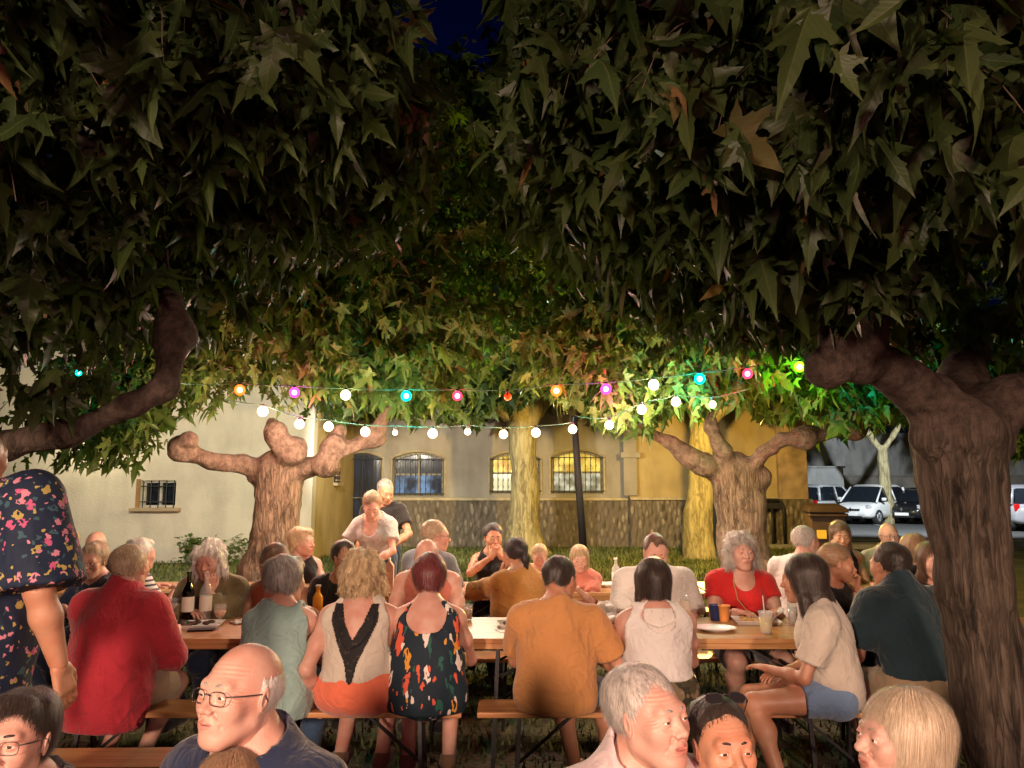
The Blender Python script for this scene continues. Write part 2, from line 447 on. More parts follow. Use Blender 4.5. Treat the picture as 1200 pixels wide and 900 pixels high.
STRIP=dict(short=(.016,0),crew=(.008,0),full=(.035,0),ring=(.02,0),bob=(.06,0),curly=(.05,1),long=(.09,0),pony=(.05,0),bun=(.05,0))
def hair_build(style,mat,parent,h,M,off,hs,seed,vol=0.,w=1.,n=1800,sw=.0016,name='hair',messy=0.):
    s=hair_sdf(style,vol,w)
    curly = style=='curly'
    nz=wob(seed,115 if curly else 70,.012 if curly else .003,(1,1,.7 if curly else .5))
    v,f=s.mesh(h,noise=nz)
    if len(v)==0: return None
    v=relax(v,f,1,.4)
    rng=np.random.default_rng(seed)
    N=vnormals(v,f)
    i=rng.integers(0,len(f),n); p=v[f[i]].mean(1)+rng.normal(0,.002,(n,3)); nn=N[f[i,0]]
    keep=(p[:,2]>-.3); p=p[keep]; nn=nn[keep]; n=len(p)
    L,_=STRIP[style]
    K=8 if style in('long','bob') else 5; nn0=nn.copy(); Ls=L*rng.uniform(.5,1.3,n)
    cr=np.array([rng.uniform(-.02,.02),-.055,.13]); d=p-cr; d[:,2]-=.05
    if style in('pony','bun'): d=np.array([0,-.11,.03])-p
    if style=='full' or style=='short': d+=rng.normal(0,.02+messy*.05,(n,3)); 
    path=[p.copy()]; ph=rng.uniform(0,6.28,n); pos=p.copy()
    rn=rng.normal(size=(n,3))
    for kk in range(K-1):
        if curly:
            d2=d*.3+.05*np.stack([np.sin(ph+kk*2.1),np.cos(ph+kk*2.1),-.5+0*ph],1)+rn*.02
            nl=.2
        else:
            d2=d+rn*(.006+messy*.03); nl=(.02 if style in('bob','long') else .06)+.05*messy
            if style in('long','bob') : d2=d*.22*(1-kk/K)+np.array([0,0,-.1])*(kk/K*1.2+.7)+rn*.003
        if not curly:
            ne=(pos-np.array([0,-.035,.03]))/np.array([.085,.108,.098])**2; ne[:,2]=np.maximum(ne[:,2],0); ne/=np.linalg.norm(ne,axis=1)[:,None]+1e-9
            nn=ne if kk else nn
        t=d2-nn*(d2*nn).sum(1)[:,None]; t/=np.linalg.norm(t,axis=1)[:,None]+1e-9
        t=t+nn*nl*(1-kk/K*1.3)[None] if np.ndim(nl) else t+nn*nl*(1-kk/K*1.3)
        pos=pos+t*(Ls/(K-1))[:,None]; path.append(pos.copy())
    path=np.stack(path,1)                           # n,K,3
    tt=np.gradient(path,axis=1); side=np.cross(tt,nn0[:,None,:]); side/=np.linalg.norm(side,axis=2)[:,:,None]+1e-9
    wd=sw*rng.uniform(.6,1.3,n)[:,None]*np.linspace(1,.25,K)[None]
    a=path-side*wd[:,:,None]; b=path+side*wd[:,:,None]
    V2=np.stack([a,b],2).reshape(-1,3)
    base=(np.arange(n)*K*2)[:,None]+np.arange(K-1)[None]*2
    Fq=np.stack([base,base+1,base+3,base+2],2).reshape(-1,4)
    vv,ff,_=join([(v,f),(V2,Fq)])
    rnd=np.concatenate([np.full(len(v),.25),np.repeat(rng.uniform(0,1,n),K*2)]).astype(F32)
    vv=(vv*hs)@M.T+off
    o=mk(name,vv,ff,mat,parent)
    at=o.data.attributes.new('rnd','FLOAT','POINT'); at.data.foreach_set('value',rnd)
    return o

def unit(v): v=np.array(v,float); return v/(np.linalg.norm(v)+1e-9)
def arm_ik(S,T,l1,l2,pole):
    d=T-S; L=np.linalg.norm(d); mx=(l1+l2)*.985
    if L>mx: d=d*mx/L; L=mx; T=S+d
    if L<.12: L=.12; T=S+unit(d)*L
    u=d/np.linalg.norm(d); a=(l1*l1-l2*l2+L*L)/(2*L); hh=math.sqrt(max(l1*l1-a*a,1e-6))
    p=np.array(pole,float); p-=u*(p@u); p=unit(p)
    return S+u*a+p*hh, T
def hand(W,hd,pn,side,k=1.,curl=.35,gap=1.0):
    """palm, four fingers and a thumb; W wrist, hd direction of the hand, pn palm normal, side +1 right"""
    hd=unit(hd); pn=unit(np.array(pn,float)-hd*(np.array(pn,float)@hd)); lat=np.cross(hd,pn)*side  # towards the thumb
    s=Sdf(); c=W+hd*.045*k
    s.cone(W-hd*.02,W+hd*.012*k,.024*k,.023*k,k=.01)
    for j,x in enumerate((-.030,-.011,.009,.028)):
        s.cone(W+hd*.012*k+lat*x*.6*k, W+hd*.088*k+lat*x*k*gap, .0135*k,.0115*k,k=.012)
    Ls=(.060,.074,.080,.070)
    for j,x in enumerate((-.032,-.0115,.0095,.030)):
        b=W+hd*.088*k+lat*x*k*gap
        d0=unit(hd*cos(curl*.7)+pn*sin(curl*.7)+lat*(x*2.5*gap)); d1=unit(hd*cos(curl*1.9)+pn*sin(curl*1.9)+lat*(x*2)); d2=unit(hd*cos(curl*2.9)+pn*sin(curl*2.9)+lat*x)
        L=Ls[j]*k
        q1=b+d0*L*.5; q2=q1+d1*L*.3; q3=q2+d2*L*.22
        s.cone(b,q1,.0092*k,.0088*k,k=.004); s.cone(q1,q2,.0086*k,.0080*k,k=.003); s.cone(q2,q3,.0080*k,.0068*k,k=.003)
    t0=W+hd*.022*k+lat*.024*k; t1=t0+unit(hd*.8+lat*.75+pn*.35)*.040*k; t2=t1+unit(hd*.95+lat*.25+pn*.3)*.030*k; t3=t2+unit(hd*1+lat*.0+pn*.3)*.022*k
    s.cone(t0,t1,.0150*k,.0118*k,k=.012); s.cone(t1,t2,.0112*k,.0100*k,k=.004); s.cone(t2,t3,.0100*k,.0082*k,k=.003)
    return s

def person(label, hx, hy, Y, yaw=0., lean=8., twist=0., tilt=0., hyaw=0., hpitch=0., hroll=0., armL='table', armR='table', seated=True, seat=.46,
           g=1., fem=False, belly=0., sc=1., skn='pale', hair=('short','brown'), hopt=None, hw=1., hfat=0., top=None, bottom=None, shoes=None,
           res=.011, hres=.0045, glasses=None, face=True, footy=.12, spread=.09, feet=None, group=None, hs=1., mouth=0., lid=.0015, wide=1., lips=None,
           seed=0, knees=None, handk=1., hands=True, extra=None, legs=True, strands=1500, dz=0., age=0.):
    rz=R(yaw); lean=R(lean); skm=skin(skn)
    s=sc
    # --- skeleton
    def skel(tz):
        J={}
        pz=(seat+.095*s) if seated else .93*s
        Pv=np.array([0,0,pz]); J['P']=Pv
        Tt=Ry(R(tilt))
        def up(a,t=1): return Rz(R(twist)*t)@Tt@np.array([0,sin(a),cos(a)])
        W=Pv+up(lean*.35,.3)*.18*s*tz; C=W+up(lean*1.0,.7)*.17*s*tz; N=C+up(lean*1.25)*.165*s*tz
        J['W']=W;J['C']=C;J['N']=N
        J['T']=Rz(R(twist))@Tt@Rx(-lean)
        M=Rz(R(hyaw))@Ry(R(hroll))@Rx(-R(hpitch))
        nk=N+ (J['T']@np.array([0,.012,.075]))*s
        Hc=nk+M@np.array([0,.028,.085])*s*hs
        J['M']=M; J['H']=Hc; J['nk']=nk
        return J
    tz=1.
    for _ in range(6):
        J=skel(tz)
        off=J['H']; crown=off+np.array([0,0,.118*s*hs])
        ow=np.array([off[0]*cos(rz)-off[1]*sin(rz), off[0]*sin(rz)+off[1]*cos(rz)])
        T=P(hx,hy,Y+ow[1])
        want=T[2]-dz; cur=crown[2]
        tz=min(1.25,max(.72,tz+(want-cur)/(.515*s*max(.3,cos(lean)))*.9))
    X=T[0]-ow[0]
    print('PERSON %-60s tz=%.2f crown=%.2f want=%.2f X=%.2f'%(label[:60],tz,crown[2],want,X))
    rt=root('person',label,'person',(X,Y,0),rz,group)
    P0,W,C,N,T,M,Hc,nk=[J[k] for k in ('P','W','C','N','T','M','H','nk')]
    sw=(.155 if fem else .178)*wide*s
    sho={sd:N+T@np.array([sd*sw,-.005,-.05*s]) for sd in (-1,1)}
    hip={sd:P0+np.array([sd*.088*s*g**.5,0.01,-.005]) for sd in (-1,1)}
    Kn={};An={};To={}
    for sd in (-1,1):
        if seated:
            kn=np.array([sd*spread*1.25*s, .41*s, seat+.04*s]); an=np.array([sd*spread*1.2*s, footy+.08, .085*s]); 
            if knees: kn=np.array(knees[0 if sd<0 else 1],float); an=np.array(feet[0 if sd<0 else 1],float)
            tof=unit(kn*np.array([1,1,0])-hip[sd]*np.array([1,1,0]))
        else:
            kn=np.array([sd*.095*s,.03,.50*s]); an=np.array([sd*.11*s,-.02,.085*s]); tof=np.array([0,1,0.])
        # keep lengths human
        kn=hip[sd]+unit(kn-hip[sd])*.42*s; an=kn+unit(an-kn)*min(.41*s,np.linalg.norm(an-kn)) if seated else an
        Kn[sd]=kn;An[sd]=an;To[sd]=an+tof*.14*s+np.array([0,0,-.05*s])
    ag=(.86 if fem else 1.)*(g**.6)*s
    El={};Wr={};HD={};PN={};CU={}
    for sd,a in ((-1,armL),(1,armR)):
        S=sho[sd]; pole=np.array([sd*.55,-.35,-.75]); pn=np.array([0,0,-1.]); cu=.35; hd=None
        if isinstance(a,dict): tg=np.array(a['t'],float); pole=np.array(a.get('pole',pole),float); pn=np.array(a.get('pn',pn),float); cu=a.get('curl',.35); hd=a.get('hd')
        elif a=='table': tg=np.array([sd*.13*s,.37,.80]); pole=np.array([sd*.42,-.35,-.85])
        elif a=='fold': tg=np.array([sd*.03*s,.36,.805]); pole=np.array([sd*.6,-.2,-.8]); hd=(-sd*.9,.4,0)
        elif a=='lap': tg=np.array([sd*.10*s,.22,seat+.17*s]); hd=(-sd*.3,1,-.2)
        elif a=='mouth': tg=Hc+M@np.array([sd*.035,.135,-.135])*s; pole=np.array([sd*.9,.1,-.6]); pn=M@np.array([-sd*.5,-.8,.2]); cu=.75; hd=M@np.array([-sd*.35,-.15,1.])
        elif a=='chin': tg=Hc+M@np.array([sd*.045,.115,-.175])*s; pole=np.array([sd*.5,.3,-.9]); pn=M@np.array([-sd*.6,-.7,0]); cu=.9; hd=M@np.array([0,-.2,1.])
        elif a=='cheek': tg=Hc+M@np.array([sd*.085,.075,-.15])*s; pole=np.array([sd*.5,.5,-.9]); pn=M@np.array([-sd,-.3,0]); cu=.35; hd=M@np.array([0,-.1,1.])
        elif a=='down': tg=S+np.array([sd*.10,.03,-.50])*s; pole=np.array([sd*.3,-1,0]); pn=np.array([-sd,0,0.]); cu=.3
        elif a=='side': tg=np.array([sd*.24*s,-.02,seat+.06]); pole=np.array([sd*.6,-.8,0]); pn=np.array([0,0,-1.]); hd=(0,.5,-.6)
        E,Wt=arm_ik(S,tg,.285*s,.245*s,pole)
        El[sd]=E;Wr[sd]=Wt;HD[sd]=unit(hd if hd is not None else (Wt-E)+ (np.array([0,0,0]))); PN[sd]=pn; CU[sd]=cu
        if a in('table',): HD[sd]=unit((Wt-E)*np.array([1,1,.1])+np.array([-sd*.08,0,0]))
    # --- body
    def torso(b,low=True,up=True):
        b.ell(P0+np.array([0,-.01,.0]),(.158*s*g,.118*s*g,.115*s),k=.02)
        b.ell(W+T@np.array([0,.005+belly*.5,0]),((.130 if fem else .138)*s*g,(.098+belly)*s*g,.15*s*max(tz,.9)),T,k=.09)
        b.ell(C+T@np.array([0,.0,.0]),((.138 if fem else .156)*s*g**.7*wide,.105*s*g**.7,.165*s),T,k=.09)
        if up:
            b.cone(sho[-1]*.9+sho[1]*.1,sho[1]*.9+sho[-1]*.1,.058*s*g**.4,k=.07)
            b.cone(N+T@np.array([0,-.03,.02])*s,C+T@np.array([0,-.05,.02])*s,.052*s,.07*s,k=.05)
        if fem:
            for sd in (-1,1): b.ell(C+T@np.array([sd*.068,.085*g**.5,.0])*s,(.058*s*g**.5,.052*s*g**.5,.060*s),T,k=.04)
        return b
    if extra is None: extra={}
    b=torso(Sdf())
    b.cone(N+T@np.array([0,-.012,-.01])*s,nk+(Hc-nk)*.55-M@np.array([0,.022,0])*s,.060*s*g**.3,.053*s*g**.2*(.88 if fem else 1),k=.05)
    for sd in (-1,1): b.cone(N+T@np.array([sd*.03,-.015,.02])*s,sho[sd]+T@np.array([-sd*.01,0,.012])*s,.038*s,.040*s,k=.05)
    for sd in (-1,1):
        b.cone(sho[sd],El[sd],.049*ag,.037*ag,k=.03)
        b.ell(sho[sd]*.5+El[sd]*.5,.047*ag,k=.03)
        b.cone(El[sd],El[sd]*.65+Wr[sd]*.35,.038*ag,.040*ag,k=.02); b.cone(El[sd]*.65+Wr[sd]*.35,Wr[sd],.040*ag,.0245*ag,k=.02)
        if legs:
            b.cone(hip[sd],Kn[sd],.090*s*g**.8,.056*s*g**.5,k=.04)
            b.cone(Kn[sd],An[sd],.053*s*g**.5,.036*s,k=.02); cf=Kn[sd]*.68+An[sd]*.32; b.ell(cf-unit(To[sd]-An[sd])*.012,.056*s*g**.4,k=.04)
            b.cone(An[sd]-unit(To[sd]-An[sd])*np.array([.03,.03,0])-np.array([0,0,.035*s]),To[sd],.034*s,.026*s,k=.03)
    bm=b.mesh(res); bm=(relax(bm[0],bm[1],1,.4),bm[1])
    # head
    hsd=head_sdf(Sdf(),dict(hw=hw,fem=fem,fat=hfat,mouth=mouth,lid=lid))
    q=M.T@(N+T@np.array([0,-.012,.0])*s-Hc)/(s*hs)
    hsd.cone((0,-.022,-.055),q*.6+np.array([0,-.022,-.055])*.4,.052*(.9 if fem else 1)*(1+hfat*4),.057*g**.3*(.95 if fem else 1),k=.03)
    n0_=wob(seed+5,60,.0006)
    def hn(X,Y_,Z_):
        o_=n0_(X,Y_,Z_)
        if age:
            fh=np.clip((Z_-.036)*60,0,1)*np.clip((.085-Z_)*60,0,1)*np.clip((Y_-.03)*40,0,1)
            o_=o_+age*.0006*fh*np.sin(Z_*620+np.sin(X*55)*.9)            # forehead lines
            bg=np.exp(-(((np.abs(X)-.031)/.016)**2+((Z_+.0145)/.004)**2))*np.clip((Y_-.05)*40,0,1); o_=o_+age*.0016*bg     # under-eye crease
            cf=np.exp(-(((np.abs(X)-.060)/.010)**2+((Z_-.003)/.018)**2)); o_=o_+age*.0010*cf*np.sin(Z_*900+np.abs(X)*300)   # crow's feet
            nf=np.exp(-((np.abs(X)-.024-(-.036-Z_)*.42)/.0035)**2)*np.clip((-.030-Z_)*80,0,1)*np.clip((Z_+.075)*80,0,1)*np.clip((Y_-.05)*40,0,1); o_=o_+age*.0015*nf
        return o_
    hv,hf=hsd.mesh(hres,noise=hn)
    if hres>.003: hv=relax(hv,hf,1,.25)
    fc=hv[hf].mean(1)
    lipm=(np.abs(fc[:,0])<.024)&(fc[:,2]<-.0495-.0+.0)&(fc[:,2]>-.0735-mouth)&(fc[:,1]>.0885+np.abs(fc[:,0])*-.12)&(np.abs(fc[:,2]+.061+mouth*.5)<.0125+mouth*.6-np.abs(fc[:,0])*.33)
    hvw=(hv*s*hs)@M.T+Hc
    parts=[bm,(hvw,hf)]
    if hands:
        for sd in (-1,1):
            hh=hand(Wr[sd],HD[sd],PN[sd],sd,.97*s*(.9 if fem else 1.03)*handk,CU[sd]); parts.append(hh.mesh(min(.0055,res*.6)))
    v,f,mi=join(parts); mid=np.zeros(len(f),int); a0=len(bm[1]); mid[a0:a0+len(hf)][lipm]=1
    mk('body',v,f,[skm,LIPS[lips or skn]],rt,midx=mid)
    # eyes, brows
    if face:
        for sd in (-1,1):
            ev=[];ef=[];em=[]
            n,m_=14,10
            c=np.array([sd*.0315,.0795,.003]); gz=unit(np.array([0.02*sd*0+(hopt or {}).get('gx',0),1,(hopt or {}).get('gz',-.05)]))
            ax=np.cross(gz,[0,0,1]); ax=unit(ax); az=np.cross(ax,gz)
            angs=[0,.25,.5,.52,.9,1.3,1.7,2.2,2.7,pi]
            for a in angs:
                for kk in range(n):
                    t=2*pi*kk/n; ev.append(c+.0127*(gz*cos(a)+sin(a)*(ax*cos(t)+az*sin(t))))
            for i in range(len(angs)-1):
                for kk in range(n): ef.append((i*n+kk,i*n+(kk+1)%n,(i+1)*n+(kk+1)%n,(i+1)*n+kk)); em.append(1 if i<2 else 0)
            ev=(np.array(ev)*s*hs)@M.T+Hc
            mk('eye',ev,np.array(ef),[EYEW,EYEI],rt,midx=em)
            mb=MB(); bz=.0
            pts=[(sd*.014,.0905,.0255),(sd*.024,.0890,.0275),(sd*.036,.0845,.0275),(sd*.048,.0745,.0225)]
            pts=[(np.array(p_)*s*hs)@M.T+Hc for p_ in pts]
            mb.tube(pts,[.0028*s,.0036*s,.0030*s,.0014*s],6); mb.build('eyebrow',hmat(hair[1] if hair and hair[1] not in('white',) else 'grey'),rt,True)
    if glasses:
        mb=MB(); gm=pm('glasses_frame',(.03,.03,.035),rough=.3,var=.1,bump=0)
        up_=glasses=='top'
        G=(lambda p_: (((Rx(.75)@np.array(p_))+np.array([0,-.025,.065]))*s*hs)@M.T+Hc) if up_ else (lambda p_:(np.array(p_)*s*hs)@M.T+Hc)
        for sd in (-1,1):
            sg_=lambda q:abs(q)**.62*(1 if q>0 else -1)
            rr=[G((sd*.033+.0235*sg_(cos(t)),.1015-abs(sd*.033+.0235*sg_(cos(t)))*.12,-.001+.0155*sg_(sin(t)))) for t in np.linspace(0,2*pi,29)]
            mb.tube(rr,(.0010 if hres<.003 else .0014)*s,5,False)
            mb.tube([G((sd*.056,.094,.006)),G((sd*.074*hw,.07,.008)),G((sd*.081*hw,.0,.010)),G((sd*.082*hw,-.012,-.008))],.0016*s,5)
            if up_:
                pass
        mb.tube([G((-.0095,.1005,.004)),G((0,.104,.008)),G((.0095,.1005,.004))],.0014*s,5)
        go=mb.build('glasses',gm,rt,True)
        if up_:
            lb=MB()
            for sd in (-1,1):
                pts=[G((sd*.033+.0225*cos(t),.1010-abs(sd*.033+.0225*cos(t))*.12,.0165*sin(t))) for t in np.linspace(0,2*pi,18,endpoint=False)]
                pb=[q_+M@np.array([0,.0,.0015]) for q_ in pts]
                lb.add(pts+pb,[tuple(range(17,-1,-1)),tuple(range(18,36))]+[(i,(i+1)%18,18+(i+1)%18,18+i) for i in range(18)])
            lb.build('lens',pm('sun_lens',(.02,.018,.02),rough=.08,var=.1,bump=0),go)
    if hair:
        ho=hopt or {}
        hair_build(hair[0],hmat(hair[1]),rt,max(hres,.004) if hres<.004 else hres*1.1,M,Hc,s*hs,seed+11,vol=ho.get('vol',0),w=hw*ho.get('w',1),n=int(strands*ho.get('n',1)),sw=ho.get('sw',.0016 if hres>.003 else .0008),messy=ho.get('messy',0))
    # --- clothing
    up3=np.array([0,0,1.])
    if top:
        o=top.get('off',.014); t=torso(Sdf()); style=top['style']
        loose=top.get('loose',0.)
        for sd in (-1,1):
            t.cone(N+T@np.array([sd*.03,-.015,.02])*s,sho[sd]+T@np.array([-sd*.01,0,.012])*s,.038*s,.040*s,k=.05)
            if style in('tee','shirt','blouse'):
                fr=top.get('sleeve',.62); d=unit(El[sd]-sho[sd])
                if fr<=1:
                    e=sho[sd]+(El[sd]-sho[sd])*(fr+.12); cut=sho[sd]+(El[sd]-sho[sd])*fr
                    rs=top.get('sr',.016)
                    t.cone(sho[sd],e,.050*ag+.004+rs*.3,.042*ag+rs,k=.03,cuts=[(cut,d)])
                else:
                    t.cone(sho[sd],El[sd],.052*ag+.006,.040*ag+.010,k=.03)
                    d2=unit(Wr[sd]-El[sd]); cut=El[sd]+(Wr[sd]-El[sd])*(fr-1); t.cone(El[sd],Wr[sd],.040*ag+.010,.030*ag+.010,k=.02,cuts=[(cut,d2)])
        if loose: 
            t.ell((C+P0)/2,(.150*s*g+loose,.105*s*g+loose,.26*s),T,k=.06)
        hem=top.get('hem',P0[2]-.02)
        if top.get('drop'): t.ell(P0+np.array([0,-.03,-top['drop']*.5]),(.165*s*g+.015,.125*s*g,.13+top['drop']),k=.05)
        t.cone(N+T@np.array([0,-.012,-.01])*s,nk+(Hc-nk)*.3-M@np.array([0,.022,0])*s,.060*s*g**.3,.053*s*g**.2*(.88 if fem else 1),k=.05)
        nr=top.get('neck',.082)*s; nb=N+T@np.array([0,-.012,-.04])*s; nt2=N+T@np.array([0,.02,.16])*s
        if top.get('collar'):
            t.cone(N+T@np.array([0,-.012,-.01])*s,nk-M@np.array([0,.016,.0])*s+T@np.array([0,-.004,-.025])*s,.066*s,.067*s,k=.015,cuts=[(N+T@np.array([0,0,.052])*s,T@np.array([0,-.3,1.]))])
            t.cone(N+T@np.array([0,.0,.04])*s,N+T@np.array([0,.03,.2])*s,.060*s,.07*s,k=.01,op='s')
        else:
            t.cone(nb+T@np.array([0,top.get('ny',.012),top.get('nz',.055)])*s+T@np.array([0,0,nr-.04]),nt2+T@np.array([0,0,.1]),nr,nr+.03,k=.006,op='s')
        sc_=top.get('scoop')   # (y,z,r): deep neck in front (+y) or back (-y)
        if sc_: t.ell(N+T@np.array([0,sc_[0],sc_[1]])*s,(sc_[2]*s,.09*s,sc_[3]*s),T,k=.008,op='s')
        if style=='tank' or style=='strap':
            st=top.get('arm',.105)
            for sd in (-1,1):
                t.cone(sho[sd]+T@np.array([sd*.030,0,.07])*s,sho[sd]+T@np.array([sd*.045,.0,-.09])*s,st*s*.72,st*s*.60,k=.01,op='s')
        am=top.get('amp',.0045)
        v,f=t.mesh(top.get('res',res),off=o,noise=wob(seed+3,26,am,(1,1,.6)),post=lambda V,X_,Y_,Z_: np.maximum(V,hem-Z_+0*V))
        v=relax(v,f,1,.35)
        r_=np.random.default_rng(seed+8); x_,y_,z_=v[:,0],v[:,1],v[:,2]; fo=0
        for q_ in range(4):   # creases: warped ridges running mostly down and aslant
            a_=r_.uniform(-.9,.9); fx=r_.uniform(16,34); w_=1.6*np.sin(z_*r_.uniform(7,13)+x_*5+r_.uniform(0,6))+.9*np.sin(x_*21+y_*17+r_.uniform(0,6))
            fo=fo+(1-np.abs(np.sin((x_*cos(a_)+z_*sin(a_)+y_*.6*cos(a_))*fx+w_+r_.uniform(0,6))))**3
        fa=top.get('fold',.0065)*(.6+.6*np.sin(z_*9+x_*6+seed))
        v=v+vnormals(v,f)*(fo/2*fa)[:,None]
        to=mk(top.get('name','shirt'),v,f,top['mat'],rt)
        if top.get('label'): to['label']=top['label']
    if bottom and legs:
        t=Sdf(); style=bottom['style']; o=.010
        t.ell(P0+np.array([0,-.01,0]),(.160*s*g,.120*s*g,.115*s),k=.02)
        t.ell(P0+np.array([0,-.0,.07]),(.135*s*g,.10*s*g,.10*s),k=.05)
        for sd in (-1,1):
            if style=='trousers':
                t.cone(hip[sd],Kn[sd],.092*s*g**.8,.062*s*g**.5,k=.04); d=unit(An[sd]-Kn[sd])
                t.cone(Kn[sd],An[sd],.060*s*g**.5,.052*s,k=.03,cuts=[(An[sd]-d*.01,d)])
            else:
                fr=bottom.get('len',.6); d=unit(Kn[sd]-hip[sd]); cut=hip[sd]+(Kn[sd]-hip[sd])*fr
                t.cone(hip[sd],Kn[sd],.093*s*g**.8,.072*s*g**.5,k=.04,cuts=[(cut,d)])
                if style=='skirt':
                    t.cone((hip[-1]+hip[1])/2,(Kn[-1]+Kn[1])/2,.09*s*g,.07*s,k=.08,cuts=[((Kn[-1]+Kn[1])/2*fr+(hip[-1]+hip[1])/2*(1-fr),d)])
        wz=P0[2]+bottom.get('waist',.10)*s
        v,f=t.mesh(res,off=o,noise=wob(seed+4,24,.0035),post=lambda V,X_,Y_,Z_: np.maximum(V,Z_-wz+0*V))
        v=relax(v,f,1,.35)
        mk({'trousers':'trousers','shorts':'shorts','skirt':'skirt'}[style],v,f,bottom['mat'],rt)
    if legs and shoes is not None:
        for sd in (-1,1):
            t=Sdf(); fw=unit((To[sd]-An[sd])*np.array([1,1,0]))
            t.cone(An[sd]-fw*.035-np.array([0,0,.035*s]),To[sd]+fw*.02,.038*s,.032*s,k=.02,cuts=[((0,0,max(.0,To[sd][2]-.033)),(0,0,-1))])
            t.cone(An[sd]-fw*.01-np.array([0,0,.03*s]),An[sd]+np.array([0,0,.0]),.040*s,.041*s,k=.02,cuts=[(An[sd]+np.array([0,0,.005]),(0,0,1))])
            v,f=t.mesh(res*.8,off=.004); mk('shoe',v,f,shoes,rt)
    rt['_w']=0; del rt['_w']
    info=dict(rt=rt,J=J,El=El,Wr=Wr,sho=sho,C=C,T=T,X=X,Hc=Hc,M=M,s=s,g=g,P0=P0,N=N,Kn=Kn,tz=tz)
    return info
# ------------------------------------------------------------------ leaves
def leaf_template(fold=.35,curl=.3,tw=0.):
    hp=[(0,0),(.12,-.07),(.36,-.08),(.23,.10),(.60,.27),(.40,.33),(.21,.40),(.29,.58),(.12,.72),(0,1.02)]
    mid=[(0,.22),(0,.5)]
    V=[];F=[]
    for sg in (1,-1):
        b=len(V); V+=[(sg*x*.86,y) for x,y in hp]+[(0,y) for x,y in mid]
        T=[(0,1,3),(1,2,3),(0,3,10),(3,4,5),(3,5,6),(3,6,10),(10,6,11),(6,7,8),(6,8,11),(11,8,9)]
        F+=[tuple(b+i for i in (t if sg>0 else t[::-1])) for t in T]
    V=np.array(V); x,y=V[:,0],V[:,1]
    z=-fold*np.abs(x)**1.3-curl*y**2+tw*x*y+.03*np.sin(9*x+5*y)
    return np.stack([x,y,z],1),np.array(F)
from mathutils.geometry import tessellate_polygon
def leaf_fine(fold=.35,curl=.3,tw=0.,nar=1.,sk=0.):
    hp=[(0,0),(.05,-.05),(.13,-.09),(.23,-.10),(.37,-.15),(.31,-.06),(.27,.02),(.21,.09),(.27,.12),(.38,.14),(.39,.19),(.50,.23),(.66,.30),(.54,.335),(.47,.38),(.41,.345),(.30,.36),(.19,.41),(.19,.49),(.27,.57),(.20,.60),(.185,.69),(.13,.79),(.06,.92),(0,1.08)]
    mid=[(0,.82),(0,.62),(0,.42),(0,.22)]
    V=[];F=[]
    for sg in (1,-1):
        b=len(V); pl=[(sg*x*.84*nar,y+sk*x*sg*.3) for x,y in hp]+mid
        V+=pl; t=tessellate_polygon([[Vector((x,y,0)) for x,y in pl]])
        for a in t:
            p=[pl[i] for i in a]; ar=(p[1][0]-p[0][0])*(p[2][1]-p[0][1])-(p[2][0]-p[0][0])*(p[1][1]-p[0][1])
            F.append(tuple(b+i for i in (a if ar>0 else a[::-1])))
    V=np.array(V); x,y=V[:,0],V[:,1]
    z=-fold*np.abs(x)**1.3-curl*np.maximum(y,0)**2.2+tw*x*y+.025*np.sin(11*x+7*y)+.5*tw*x
    return np.stack([x,y,z],1),np.array(F)
TFINE=[leaf_fine(.25,.2,.25,1,.1),leaf_fine(.6,.45,-.35,.8,-.2),leaf_fine(.9,.3,.15,.7),leaf_fine(.4,.7,-.15,.85,.3),leaf_fine(.15,.15,.6,.95),leaf_fine(1.2,.5,.4,.6,-.1)]
TMPL=[leaf_template(.25,.15,.2),leaf_template(.6,.35,-.3),leaf_template(.9,.2,.1),leaf_template(.35,.55,-.1),leaf_template(.1,.1,.5)]
